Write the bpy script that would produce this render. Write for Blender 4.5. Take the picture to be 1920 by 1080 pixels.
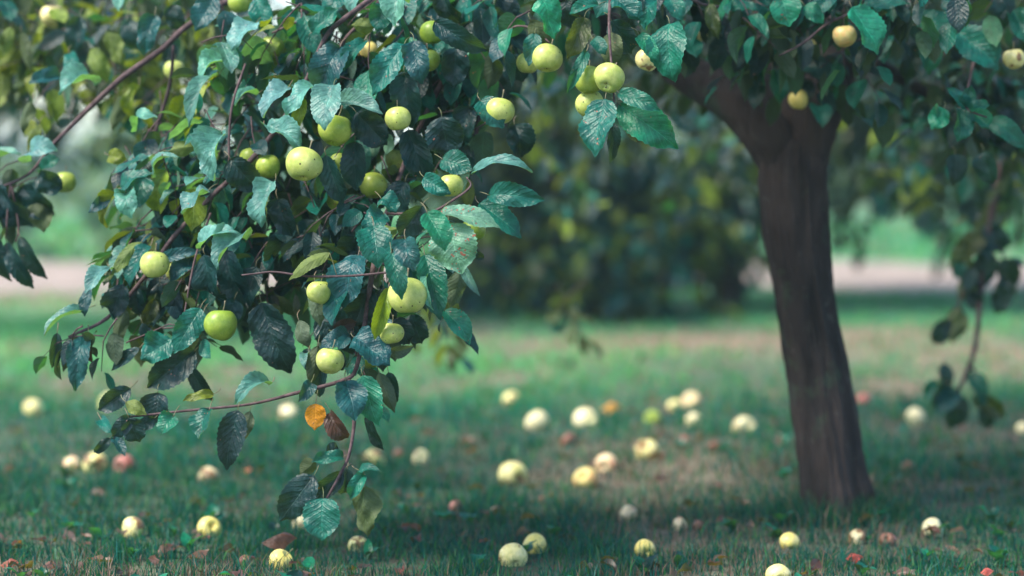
import bpy, math, random
import numpy as np
from mathutils import Vector, Matrix, noise

# ------------------------------------------------------------------ camera
S = bpy.context.scene
for o in list(bpy.data.objects):
    bpy.data.objects.remove(o)
CAM_H = 1.05
F = 85.0 / 36.0 * 1920.0            # focal length in photograph pixels
PITCH = math.atan((540 - 300) / F)  # level line of the ground lies at row 300
cam_d = bpy.data.cameras.new('camera')
cam_d.lens = 85.0
cam_d.sensor_width = 36.0
cam_d.clip_start = 0.1
cam_d.clip_end = 2000.0
cam_d.dof.use_dof = True
cam_d.dof.focus_distance = 5.80
cam_d.dof.aperture_fstop = 1.35
cam_d.dof.aperture_blades = 0
cam = bpy.data.objects.new('camera', cam_d)
S.collection.objects.link(cam)
cam.location = (0, 0, CAM_H)
cam.rotation_euler = (math.radians(90) - PITCH, 0, 0)
S.camera = cam

# ------------------------------------------------------------------ light
SUN_EL, SUN_AZ = math.radians(52), math.radians(-122)   # from the left and a little in front
w = bpy.data.worlds.new('World')
S.world = w
w.use_nodes = True
nt = w.node_tree
bg = nt.nodes['Background']
sky = nt.nodes.new('ShaderNodeTexSky')
sky.sky_type = 'NISHITA'
sky.sun_disc = False
sky.sun_elevation = SUN_EL
sky.sun_rotation = SUN_AZ
sky.air_density = 1.0
sky.dust_density = 0.6
sky.ozone_density = 1.6
nt.links.new(sky.outputs[0], bg.inputs[0])
bg.inputs[1].default_value = 0.115
sun_d = bpy.data.lights.new('sun', 'SUN')
sun_d.energy = 2.9
sun_d.angle = math.radians(24)
sun_d.color = (1.0, 0.90, 0.76)
sun = bpy.data.objects.new('sun', sun_d)
S.collection.objects.link(sun)
# direction towards the sun: rotation measured from +Y clockwise, as the sky texture does
to_sun = Vector((math.sin(SUN_AZ) * math.cos(SUN_EL), math.cos(SUN_AZ) * math.cos(SUN_EL), math.sin(SUN_EL)))
sun.rotation_euler = to_sun.to_track_quat('Z', 'Y').to_euler()
S.view_settings.view_transform = 'Standard'
S.view_settings.look = 'None'
S.view_settings.exposure = 1.5
S.view_settings.gamma = 1.0
S.cycles.max_bounces = 8
S.cycles.diffuse_bounces = 4
S.cycles.transmission_bounces = 4
S.cycles.use_denoising = True

# ------------------------------------------------------------------ helpers
RIGHT = np.array([1.0, 0, 0])
FWD = np.array([0, math.cos(PITCH), -math.sin(PITCH)])
UP = np.array([0, math.sin(PITCH), math.cos(PITCH)])
CAM = np.array([0, 0, CAM_H])


def at(px, py, d):
    """A pixel of the photograph and a distance -> a point of the place."""
    return CAM + d * (FWD + (px - 960) / F * RIGHT + (540 - py) / F * UP)


def gz(x, y):
    """Height of the ground."""
    x = np.asarray(x, float); y = np.asarray(y, float)
    return 0.012 * np.sin(1.7 * x + 0.6 * y) + 0.010 * np.sin(0.9 * x - 1.9 * y + 1.0) + 0.006 * np.sin(3.7 * x + 2.9 * y)


def tag(o, label=None, cat=None, group=None, kind=None):
    if label: o['label'] = label
    if cat: o['category'] = cat
    if group: o['group'] = group
    if kind: o['kind'] = kind
    return o


def link(o, parent=None):
    S.collection.objects.link(o)
    if parent is not None:
        o.parent = parent
        o.matrix_parent_inverse = Matrix.Translation(-Vector(parent.location)) if parent.type == 'EMPTY' else Matrix.Identity(4)
    return o


def empty(name, loc):
    o = bpy.data.objects.new(name, None)
    o.location = loc
    o.empty_display_size = 0.2
    S.collection.objects.link(o)
    return o


def make_mesh(name, V, quads=None, tris=None, uv=None, col=None, mat=None, smooth=True):
    me = bpy.data.meshes.new(name)
    V = np.asarray(V, np.float32)
    idx, starts, tot = [], [], []
    n = 0
    if quads is not None and len(quads):
        q = np.asarray(quads, np.int32)
        idx.append(q.ravel()); starts.append(n + 4 * np.arange(len(q), dtype=np.int32)); tot.append(np.full(len(q), 4, np.int32)); n += q.size
    if tris is not None and len(tris):
        t = np.asarray(tris, np.int32)
        idx.append(t.ravel()); starts.append(n + 3 * np.arange(len(t), dtype=np.int32)); tot.append(np.full(len(t), 3, np.int32)); n += t.size
    idx = np.concatenate(idx); starts = np.concatenate(starts)
    me.vertices.add(len(V)); me.vertices.foreach_set('co', V.ravel())
    me.loops.add(len(idx)); me.loops.foreach_set('vertex_index', idx)
    me.polygons.add(len(starts)); me.polygons.foreach_set('loop_start', starts)
    if uv is not None:
        l = me.uv_layers.new(name='UVMap')
        l.data.foreach_set('uv', np.asarray(uv, np.float32)[idx].ravel())
    if col is not None:
        a = me.color_attributes.new('tint', 'FLOAT_COLOR', 'POINT')
        a.data.foreach_set('color', np.asarray(col, np.float32).ravel())
    me.update(calc_edges=True)
    me.validate()
    if smooth:
        me.polygons.foreach_set('use_smooth', np.ones(len(starts), bool))
    if mat: me.materials.append(mat)
    return me


def unit(v):
    v = np.asarray(v, float)
    return v / (np.linalg.norm(v) + 1e-12)


# ------------------------------------------------------------------ materials
def new_mat(name):
    m = bpy.data.materials.new(name)
    m.use_nodes = True
    t = m.node_tree
    return m, t, t.nodes['Principled BSDF'], t.nodes['Material Output']


class NB:
    """A few shortcuts for wiring nodes."""
    def __init__(s, t): s.t = t
    def n(s, k, **kw):
        x = s.t.nodes.new(k)
        for a, b in kw.items(): setattr(x, a, b)
        return x
    def put(s, sock, v):
        if hasattr(v, 'links') or hasattr(v, 'is_linked'): s.t.links.new(v, sock)
        else: sock.default_value = v
    def math(s, op, a, b=0.0, c=None, clamp=False):
        x = s.n('ShaderNodeMath', operation=op, use_clamp=clamp)
        s.put(x.inputs[0], a); s.put(x.inputs[1], b)
        if c is not None: s.put(x.inputs[2], c)
        return x.outputs[0]
    def mix(s, f, a, b, blend='MIX'):
        x = s.n('ShaderNodeMix', data_type='RGBA', blend_type=blend)
        s.put(x.inputs[0], f); s.put(x.inputs[6], a); s.put(x.inputs[7], b)
        return x.outputs[2]
    def ramp(s, f, stops):
        x = s.n('ShaderNodeValToRGB')
        e = x.color_ramp.elements
        while len(e) < len(stops): e.new(0.5)
        for k, (p, c) in enumerate(stops):
            e[k].position = p
            e[k].color = c if hasattr(c, '__len__') else (c, c, c, 1)
        s.put(x.inputs[0], f)
        return x.outputs[0]
    def noise(s, vec, scale, detail=3.0, rough=0.55):
        x = s.n('ShaderNodeTexNoise')
        s.put(x.inputs['Vector'], vec)
        x.inputs['Scale'].default_value = scale
        x.inputs['Detail'].default_value = detail
        x.inputs['Roughness'].default_value = rough
        return x.outputs[0]


def leaf_material(name, veins=True, gloss=0.36, thin=0.30, under=(0.085, 0.125, 0.06, 1)):
    m, t, P, out = new_mat(name)
    b = NB(t)
    at_ = b.n('ShaderNodeAttribute', attribute_name='tint')
    geo = b.n('ShaderNodeNewGeometry')
    tc = b.n('ShaderNodeTexCoord')
    col = at_.outputs['Color']
    hgt = None
    mott = b.noise(tc.outputs['Object'], 45.0, 4.0)
    col = b.mix(1.0, col, b.ramp(mott, [(0.3, (0.62, 0.66, 0.7, 1)), (0.7, (1.35, 1.32, 1.25, 1))]), 'MULTIPLY')
    if veins:
        sp = b.n('ShaderNodeSeparateXYZ'); b.put(sp.inputs[0], tc.outputs['UV'])
        a = b.math('MULTIPLY', b.math('ABSOLUTE', b.math('SUBTRACT', sp.outputs[0], 0.5)), 2.0)
        mid = b.math('SUBTRACT', 1.0, b.math('DIVIDE', a, 0.055), clamp=True)
        wob = b.math('MULTIPLY', b.math('SUBTRACT', b.noise(tc.outputs['Object'], 30.0, 2.0), 0.5), 0.55)
        ph = b.math('ADD', b.math('SUBTRACT', b.math('MULTIPLY', sp.outputs[1], 8.5), b.math('MULTIPLY', b.math('POWER', a, 0.85), 2.3)), wob)
        tri = b.math('MULTIPLY', b.math('ABSOLUTE', b.math('SUBTRACT', b.math('FRACT', ph), 0.5)), 2.0)   # 1 on a vein
        vein = b.math('MULTIPLY', b.math('SUBTRACT', tri, 0.84), 6.0, clamp=True)
        vor = b.n('ShaderNodeTexVoronoi', feature='DISTANCE_TO_EDGE')
        b.put(vor.inputs['Vector'], tc.outputs['Object']); vor.inputs['Scale'].default_value = 190.0
        fine = b.math('SUBTRACT', 1.0, b.math('MULTIPLY', vor.outputs['Distance'], 9.0), clamp=True)
        allv = b.math('MAXIMUM', mid, b.math('MAXIMUM', b.math('MULTIPLY', vein, 0.65), b.math('MULTIPLY', fine, 0.22)))
        pale = b.mix(1.0, b.mix(1.0, col, (1.7, 1.7, 1.7, 1), 'MULTIPLY'), (0.022, 0.030, 0.024, 1), 'ADD')
        rim = b.math('MULTIPLY', b.math('SUBTRACT', a, 0.91), 9.0, clamp=True)
        col = b.mix(b.math('MULTIPLY', b.math('MAXIMUM', allv, b.math('MULTIPLY', rim, 0.8)), 0.85), col, pale)
        # rusty spots, as many as the leaf's own share says
        nz = b.n('ShaderNodeTexVoronoi'); b.put(nz.inputs['Vector'], tc.outputs['Object']); nz.inputs['Scale'].default_value = 125.0
        big = b.noise(tc.outputs['Object'], 38.0, 2.0)
        dots = b.math('LESS_THAN', b.math('ADD', nz.outputs['Distance'], b.math('MULTIPLY', b.math('SUBTRACT', 0.62, big), 1.8)), b.math('MULTIPLY', at_.outputs['Alpha'], 0.42))
        col = b.mix(dots, col, b.mix(big, (0.10, 0.02, 0.012, 1), (0.46, 0.17, 0.13, 1)))
        hgt = b.math('SUBTRACT', b.math('MULTIPLY', b.math('SINE', b.math('MULTIPLY', tri, 2.2)), -0.42), b.math('MULTIPLY', mid, 0.6))
        hgt = b.math('ADD', hgt, b.math('MULTIPLY', b.noise(tc.outputs['Object'], 75.0, 4.0), 2.6))
        bp = b.n('ShaderNodeBump'); bp.inputs['Strength'].default_value = 0.8; bp.inputs['Distance'].default_value = 0.002
        b.put(bp.inputs['Height'], hgt); b.put(P.inputs['Normal'], bp.outputs[0])
    und = b.mix(0.55, col, under)
    colf = b.mix(geo.outputs['Backfacing'], col, und)
    b.put(P.inputs['Base Color'], colf)
    b.put(P.inputs['Roughness'], b.math('ADD', b.math('MULTIPLY', geo.outputs['Backfacing'], 0.28), gloss))
    P.inputs['Specular IOR Level'].default_value = 0.45
    tr = b.n('ShaderNodeBsdfTranslucent')
    b.put(tr.inputs[0], b.mix(0.35, b.mix(1.0, col, (2.6, 2.4, 0.5, 1), 'MULTIPLY'), (0.17, 0.24, 0.012, 1)))
    mx = b.n('ShaderNodeMixShader'); mx.inputs[0].default_value = thin
    t.links.new(P.outputs[0], mx.inputs[1]); t.links.new(tr.outputs[0], mx.inputs[2])
    t.links.new(mx.outputs[0], out.inputs[0])
    return m


def bark_material(name, dark, light, scale=14.0, stretch=0.18, bump=0.02, moss=False):
    m, t, P, out = new_mat(name)
    b = NB(t)
    tc = b.n('ShaderNodeTexCoord')
    mp = b.n('ShaderNodeMapping'); mp.inputs['Scale'].default_value = (1, 1, stretch)
    b.put(mp.inputs[0], tc.outputs['Object'])
    n1 = b.noise(mp.outputs[0], scale, 6.0, 0.65)
    n2 = b.noise(tc.outputs['Object'], scale * 0.35, 3.0)
    c = b.ramp(n1, [(0.32, dark), (0.52, tuple(np.array(dark) * 0.45 + np.array(light) * 0.55)), (0.72, light)])
    c = b.mix(b.ramp(n2, [(0.4, 0.0), (0.7, 0.6)]), c, (dark[0] * 1.2, dark[1] * 1.35, dark[2] * 1.2, 1))
    if moss:
        c = b.mix(b.ramp(b.noise(tc.outputs['Object'], 7.0, 5.0, 0.7), [(0.56, 0.0), (0.66, 0.55)]), c, (0.055, 0.085, 0.050, 1))
        c = b.mix(b.ramp(b.noise(tc.outputs['Object'], 26.0, 3.0, 0.7), [(0.62, 0.0), (0.74, 0.35)]), c, (0.14, 0.14, 0.12, 1))
    b.put(P.inputs['Base Color'], c)
    P.inputs['Roughness'].default_value = 0.85
    P.inputs['Specular IOR Level'].default_value = 0.25
    bp = b.n('ShaderNodeBump'); bp.inputs['Strength'].default_value = 0.9; bp.inputs['Distance'].default_value = bump
    b.put(bp.inputs['Height'], n1); b.put(P.inputs['Normal'], bp.outputs[0])
    return m


M_LEAF = leaf_material('apple_leaf')
M_LEAF2 = leaf_material('apple_leaf_crown', veins=False, thin=0.34)
M_BARK = bark_material('old_bark', (0.010, 0.010, 0.010, 1), (0.086, 0.062, 0.055, 1), 11.0, 0.14, 0.04, moss=True)
M_TWIG = bark_material('twig_bark', (0.045, 0.028, 0.032, 1), (0.17, 0.115, 0.12, 1), 60.0, 1.0, 0.002)


def petiole_material():
    m, t, P, out = new_mat('leaf_stalk')
    b = NB(t); tc = b.n('ShaderNodeTexCoord')
    b.put(P.inputs['Base Color'], b.ramp(b.noise(tc.outputs['Object'], 12.0), [(0.35, (0.10, 0.13, 0.05, 1)), (0.65, (0.2, 0.15, 0.10, 1))]))
    P.inputs['Roughness'].default_value = 0.55
    return m


M_STALK = petiole_material()


# ------------------------------------------------------------------ tubes
class Tubes:
    def __init__(s): s.V, s.Q, s.T, s.n = [], [], [], 0

    def add(s, pts, rad, seg=7, lump=0.0, sub=4, seed=0):
        pts = np.asarray(pts, float); rad = np.asarray(rad, float)
        if rad.ndim == 0: rad = np.full(len(pts), float(rad))
        if sub > 1 and len(pts) > 2:                       # Catmull-Rom through the given points
            P = np.vstack([2 * pts[0] - pts[1], pts, 2 * pts[-1] - pts[-2]])
            o, r = [], []
            for i in range(1, len(P) - 2):
                for k in range(sub):
                    t = k / sub
                    a, b, c, d = P[i - 1], P[i], P[i + 1], P[i + 2]
                    o.append(0.5 * (2 * b + (c - a) * t + (2 * a - 5 * b + 4 * c - d) * t * t + (3 * b - a - 3 * c + d) * t ** 3))
                    r.append(rad[i - 1] * (1 - t) + rad[i] * t)
            o.append(pts[-1]); r.append(rad[-1])
            pts, rad = np.array(o), np.array(r)
        rg = np.random.RandomState(seed + 17)
        n = len(pts)
        tan = np.gradient(pts, axis=0)
        ref = np.array([0.31, -0.88, 0.36])
        ang = np.linspace(0, 2 * np.pi, seg, endpoint=False)
        for i in range(n):
            t = unit(tan[i]); u = unit(ref - t * ref.dot(t)); v = np.cross(t, u); ref = u
            rr = rad[i] * (1 + lump * rg.uniform(-1, 1, seg))
            s.V.append(pts[i] + np.outer(np.cos(ang) * rr, u) + np.outer(np.sin(ang) * rr, v))
        k = np.arange(seg)
        for i in range(n - 1):
            a = s.n + i * seg
            s.Q.append(np.stack([a + k, a + (k + 1) % seg, a + seg + (k + 1) % seg, a + seg + k], 1))
        s.V.append(pts[[0]]); s.V.append(pts[[-1]])
        c0 = s.n + n * seg
        s.T.append(np.stack([np.full(seg, c0), s.n + (k + 1) % seg, s.n + k], 1))
        s.T.append(np.stack([np.full(seg, c0 + 1), s.n + (n - 1) * seg + k, s.n + (n - 1) * seg + (k + 1) % seg], 1))
        s.n += n * seg + 2

    def build(s, name, mat, parent=None):
        me = make_mesh(name, np.vstack(s.V), np.vstack(s.Q), np.vstack(s.T), mat=mat)
        return link(bpy.data.objects.new(name, me), parent)


# ------------------------------------------------------------------ leaves
_tpl = {}


def leaf_grid(nu, nv, serr):
    key = (nu, nv, serr)
    if key not in _tpl:
        v = np.linspace(0, 1, nv)
        prof = (np.clip(v, 0, 1) ** 0.52) * (np.clip(1 - v, 0, 1) ** 0.80)
        prof = prof / prof.max()
        prof = prof * (1 - 0.42 * np.exp(-((v - 0.92) / 0.07) ** 2))
        prof[0] = 0.03; prof[-1] = 0.0
        u = np.linspace(-1, 1, nu)
        U, Vv = np.meshgrid(u, v)
        Wd = np.repeat(prof[:, None], nu, 1)
        if serr:
            saw = np.where(np.arange(nv) % 2 == 0, 0.045, -0.035)
            Wd[:, 0] *= 1 + saw; Wd[:, -1] *= 1 + saw
            Vv = Vv.copy(); Vv[1:-1, 0] += 0.006; Vv[1:-1, -1] += 0.006
        i, j = np.meshgrid(np.arange(nv - 1), np.arange(nu - 1), indexing='ij')
        a = (i * nu + j).ravel()
        q = np.stack([a, a + 1, a + nu + 1, a + nu], 1)
        uv = np.stack([(U.ravel() + 1) / 2, Vv.ravel()], 1)
        _tpl[key] = (U.ravel(), Vv.ravel(), Wd.ravel(), q, uv)
    return _tpl[key]


class Leaves:
    def __init__(s, nu=5, nv=8, serr=False):
        s.g = leaf_grid(nu, nv, serr); s.V, s.C, s.k = [], [], 0

    def add(s, base, d, nrm, L, W, tint, rg, fold=0.3, bend=0.5, wave=0.06, spots=0.0, twist=0.0):
        U, Vv, Wd, q, uv = s.g
        d = unit(d); nrm = nrm - d * np.dot(nrm, d); nrm = unit(nrm)
        side = np.cross(d, nrm)
        x = U * Wd * W / 2
        cu = np.abs(x)
        f = fold * (1 - 0.4 * Vv)
        z = cu * np.sin(f)
        x = x * np.cos(f)
        p1, p2, fr = rg.uniform(0, 6.28), rg.uniform(0, 6.28), rg.uniform(5, 11)
        z = z + wave * W * (U ** 2) * Wd * np.where(U > 0, np.sin(fr * Vv + p1), np.sin(fr * 0.9 * Vv + p2))
        z = z + 0.35 * wave * W * np.sin(7 * Vv + p2) * np.cos(2.2 * U)
        z = z + 0.16 * wave * W * Wd * (np.sin(13 * Vv + 4 * U + p1) + np.sin(19 * Vv - 5 * U + p2) * np.abs(U))
        k = bend if abs(bend) > 1e-3 else 1e-3
        th = k * Vv
        yy = np.sin(th) / k * L + z * np.sin(th)
        zz = -(1 - np.cos(th)) / k * L + z * np.cos(th)
        # keep the tip on the line that was asked for
        yt, zt = math.sin(k) / k * L, -(1 - math.cos(k)) / k * L
        a = math.atan2(zt, yt); ln = math.hypot(yt, zt) / L
        y2 = (yy * math.cos(a) + zz * math.sin(a)) / ln
        z2 = (-yy * math.sin(a) + zz * math.cos(a)) / ln
        if twist:
            ct, st = np.cos(twist * Vv), np.sin(twist * Vv)
            x, z2 = x * ct - z2 * st, x * st + z2 * ct
        s.V.append(np.asarray(base) + np.outer(y2, d) + np.outer(x, side) + np.outer(z2, nrm))
        c = np.empty((len(U), 4), np.float32); c[:, :3] = tint; c[:, 3] = spots
        s.C.append(c); s.k += 1

    def build(s, name, mat, parent=None, stalks=None, mat2=None):
        if not s.k: return None
        U, Vv, Wd, q, uv = s.g
        n = len(U)
        Q = (q[None] + (np.arange(s.k) * n)[:, None, None]).reshape(-1, 4)
        V, UV, C = np.vstack(s.V), np.tile(uv, (s.k, 1)), np.vstack(s.C)
        if stalks is not None and stalks.n:
            nq = len(Q)
            V2 = np.vstack(stalks.V)
            Q2, T2 = np.vstack(stalks.Q) + len(V), np.vstack(stalks.T) + len(V)
            me = make_mesh(name, np.vstack([V, V2]), np.vstack([Q, Q2]), T2, uv=np.vstack([UV, np.zeros((len(V2), 2))]),
                           col=np.vstack([C, np.zeros((len(V2), 4))]), mat=mat)
            me.materials.append(mat2)
            mi = np.zeros(len(me.polygons), np.int32); mi[nq:] = 1
            me.polygons.foreach_set('material_index', mi)
        else:
            me = make_mesh(name, V, Q, uv=UV, col=C, mat=mat)
        return link(bpy.data.objects.new(name, me), parent)


TINT = {  # leaf colour: teal green, dark, pale with sky sheen painted in, bluish, fresh green, yellow green, olive, greyish
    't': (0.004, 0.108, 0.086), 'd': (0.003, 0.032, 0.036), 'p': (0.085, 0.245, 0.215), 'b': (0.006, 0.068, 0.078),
    'g': (0.010, 0.180, 0.110), 'y': (0.150, 0.210, 0.020), 'o': (0.045, 0.070, 0.020), 'u': (0.070, 0.110, 0.085),
    'r': (0.050, 0.022, 0.020), 'c': (0.10, 0.26, 0.25), 'e': (0.28, 0.36, 0.30), 'v': (0.05, 0.09, 0.16), 'k': (0.62, 0.24, 0.012), 's': (0.110, 0.270, 0.190)}  # c, e: bright background glow put into the shrub leaf colour
#            normal: up share, tip towards the camera (m), fold, bend
POSE = {'t': (0.55, -0.02, 0.35, 0.6), 'd': (-0.25, 0.02, 0.35, 0.6), 'p': (1.3, -0.04, 0.40, 0.9), 'b': (0.5, -0.02, 0.4, 0.6),
        'g': (0.25, -0.01, 0.25, 0.5), 'y': (0.2, 0.0, 0.45, 0.7), 'o': (-0.2, 0.01, 0.35, 0.6), 'u': (-0.3, 0.01, 0.3, 0.6),
        'r': (0.0, 0.0, 0.5, 0.9), 'k': (0.3, 0.0, 0.2, 0.3), 's': (0.75, -0.02, 0.2, 0.5)}


def shade(c, rg, amt=0.22):
    c = np.array(TINT[c] if isinstance(c, str) else c)
    return np.clip(c * (1 + rg.uniform(-amt, amt)) * (1 + rg.uniform(-0.08, 0.08, 3)), 0, 1)


def rand_unit(rg):
    return unit(rg.normal(size=3))


def spray(bag, tubes, start, direc, length, n, size, pal, rg, droop=0.5, tr=0.0022):
    """A twig with leaves in turn along it, drooping under its own weight."""
    pts = [np.asarray(start, float)]
    d = unit(direc)
    m = 4
    for i in range(m):
        d = unit(d + np.array([0, 0, -droop / m]) + 0.12 * rg.normal(size=3))
        pts.append(pts[-1] + d * length / m)
    pts = np.array(pts)
    if tubes is not None:
        tubes.add(pts, np.linspace(tr, tr * 0.5, len(pts)), seg=4, sub=1)
    ang = rg.uniform(0, 6.28)
    for i in range(n):
        t = (i + 0.6) / n * m
        j = min(int(t), m - 1)
        p = pts[j] + (pts[j + 1] - pts[j]) * (t - j)
        ax = unit(pts[j + 1] - pts[j])
        ang += 2.4
        o = unit(np.cross(ax, rand_unit(rg)))
        o2 = np.cross(ax, o)
        out = o * math.cos(ang) + o2 * math.sin(ang)
        ld = unit(0.55 * ax + out * 0.8 + np.array([0, 0, -rg.uniform(0.2, 1.3)]))
        base = p + ld * 0.02
        nrm = unit(np.array([0, 0, 1.0]) + 0.5 * out + 0.45 * rg.normal(size=3))
        L = size * rg.uniform(0.7, 1.2)
        c = pal[rg.randint(len(pal))]
        bag.add(base, ld, nrm, L, L * rg.uniform(0.5, 0.68), shade(c, rg), rg, fold=rg.uniform(0.1, 0.6), bend=rg.uniform(0.0, 1.1), wave=0.07,
                spots=rg.uniform(0, 0.35) if rg.rand() < 0.3 else 0.0)
    return pts


def in_poly(x, y, poly):
    c = False
    j = len(poly) - 1
    for i in range(len(poly)):
        xi, yi = poly[i]; xj, yj = poly[j]
        if (yi > y) != (yj > y) and x < (xj - xi) * (y - yi) / (yj - yi) + xi: c = not c
        j = i
    return c


# ------------------------------------------------------------------ ground
def smooth(a, b, x):
    t = np.clip((x - a) / (b - a), 0, 1)
    return t * t * (3 - 2 * t)


_GX, _GY = np.arange(-12, 12.01, 0.12), np.arange(3, 28.01, 0.12)
_GN = np.array([[noise.fractal(Vector((gx * 0.85, gy * 0.6, 4.2)), 0.8, 2.1, 5) for gx in _GX] for gy in _GY])
_GN = np.clip(0.5 + _GN * 0.55, 0, 1)


def field(x, y):
    """Smooth uneven field 0..1 over the lawn."""
    u = np.clip((np.asarray(x, float) + 12) / 0.12, 0, len(_GX) - 1.001); v = np.clip((np.asarray(y, float) - 3) / 0.12, 0, len(_GY) - 1.001)
    i, j = u.astype(int), v.astype(int); fu, fv = u - i, v - j
    return (_GN[j, i] * (1 - fu) + _GN[j, i + 1] * fu) * (1 - fv) + (_GN[j + 1, i] * (1 - fu) + _GN[j + 1, i + 1] * fu) * fv


def dry_share(x, y):
    """How much dry straw lies between the blades: a worn patch beyond the tree, the verge and small flecks everywhere."""
    x = np.asarray(x, float); y = np.asarray(y, float)
    n = field(x, y)
    patch = np.exp(-(((x - 1.3) / 1.35) ** 2 + ((y - 13.6) / 1.5) ** 2) * 1.3)
    patch = np.maximum(patch, np.exp(-(((x - 3.0) / 1.6) ** 2 + ((y - 12.6) / 1.2) ** 2) * 1.3))
    patch = np.maximum(patch, 0.5 * np.exp(-(((x - 2.6) / 1.8) ** 2 + ((y - 11.0) / 1.0) ** 2)))
    patch = np.maximum(patch, 0.8 * np.exp(-(((x + 3.6) / 2.0) ** 2 + ((y - 18.3) / 1.0) ** 2)))
    return np.clip(0.07 + 0.46 * smooth(0.47, 0.82, n) + 0.85 * patch * (0.5 + n), 0, 1)


def build_ground():
    def axis(lims):
        return np.unique(np.concatenate([np.linspace(a, b, n) for a, b, n in lims]))
    xs = axis([(-400, -20, 14), (-20, -4, 33), (-4, 5, 73), (5, 20, 31), (20, 400, 14)])
    ys = axis([(-30, 3, 18), (3, 16, 105), (16, 40, 49), (40, 900, 20)])
    X, Y = np.meshgrid(xs, ys)
    Z = gz(X, Y) * (1 - smooth(25, 45, np.hypot(X, Y)))
    V = np.stack([X.ravel(), Y.ravel(), Z.ravel()], 1)
    nx, ny = len(xs), len(ys)
    i, j = np.meshgrid(np.arange(ny - 1), np.arange(nx - 1), indexing='ij')
    a = (i * nx + j).ravel()
    Q = np.stack([a, a + 1, a + nx + 1, a + nx], 1)
    D = dry_share(X.ravel(), Y.ravel())
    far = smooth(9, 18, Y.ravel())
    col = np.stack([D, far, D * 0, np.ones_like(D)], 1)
    m, t, P, out = new_mat('orchard_soil')
    b = NB(t)
    tc = b.n('ShaderNodeTexCoord')
    at_ = b.n('ShaderNodeAttribute', attribute_name='tint')
    sp = b.n('ShaderNodeSeparateColor'); b.put(sp.inputs[0], at_.outputs['Color'])
    n1 = b.noise(tc.outputs['Object'], 22.0, 6.0, 0.7)
    n2 = b.noise(tc.outputs['Object'], 1.1, 4.0)
    n3 = b.noise(tc.outputs['Object'], 140.0, 3.0, 0.7)
    soil = b.ramp(n3, [(0.3, (0.040, 0.032, 0.027, 1)), (0.7, (0.150, 0.105, 0.085, 1))])
    green = b.ramp(n1, [(0.3, (0.008, 0.060, 0.042, 1)), (0.7, (0.035, 0.160, 0.085, 1))])
    straw = b.ramp(n1, [(0.3, (0.12, 0.09, 0.068, 1)), (0.7, (0.36, 0.265, 0.205, 1))])
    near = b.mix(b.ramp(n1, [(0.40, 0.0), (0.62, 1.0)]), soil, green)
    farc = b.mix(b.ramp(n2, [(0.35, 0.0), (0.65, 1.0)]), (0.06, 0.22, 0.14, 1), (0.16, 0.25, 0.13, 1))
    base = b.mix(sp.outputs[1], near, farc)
    dr = b.math('ADD', sp.outputs[0], b.math('MULTIPLY', b.math('SUBTRACT', n1, 0.5), 0.8), clamp=True)
    b.put(P.inputs['Base Color'], b.mix(dr, base, straw))
    P.inputs['Roughness'].default_value = 0.95
    P.inputs['Specular IOR Level'].default_value = 0.1
    bp = b.n('ShaderNodeBump'); bp.inputs['Strength'].default_value = 0.7; bp.inputs['Distance'].default_value = 0.012
    b.put(bp.inputs['Height'], n1); b.put(P.inputs['Normal'], bp.outputs[0])
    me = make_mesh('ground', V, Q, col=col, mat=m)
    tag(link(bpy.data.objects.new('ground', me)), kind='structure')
    # the pale track behind the trees
    m, t, P, out = new_mat('track_dust')
    b = NB(t); tc = b.n('ShaderNodeTexCoord')
    b.put(P.inputs['Base Color'], b.ramp(b.noise(tc.outputs['Object'], 2.5, 5.0), [(0.3, (0.17, 0.145, 0.12, 1)), (0.7, (0.40, 0.315, 0.265, 1))]))
    P.inputs['Roughness'].default_value = 0.95
    xs = np.linspace(-60, 60, 481)
    nz = lambda q, k: np.array([noise.fractal(Vector((v * 0.9, k, 0.3)), 1.0, 2.0, 4) for v in q])
    y0 = 19.4 + 1.3 * nz(xs, 1.7); y1 = 24.2 + 1.8 * nz(xs, 8.1)
    k = 8
    V = []
    for r in range(k + 1):
        y = y0 + (y1 - y0) * r / k
        V.append(np.stack([xs, y, gz(xs, y) * (1 - smooth(25, 45, np.hypot(xs, y))) + 0.012], 1))
    V = np.vstack(V); n = len(xs)
    i, j = np.meshgrid(np.arange(k), np.arange(n - 1), indexing='ij'); a = (i * n + j).ravel()
    tag(link(bpy.data.objects.new('path', make_mesh('path', V, np.stack([a, a + 1, a + n + 1, a + n], 1), mat=m))), kind='structure')


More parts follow.
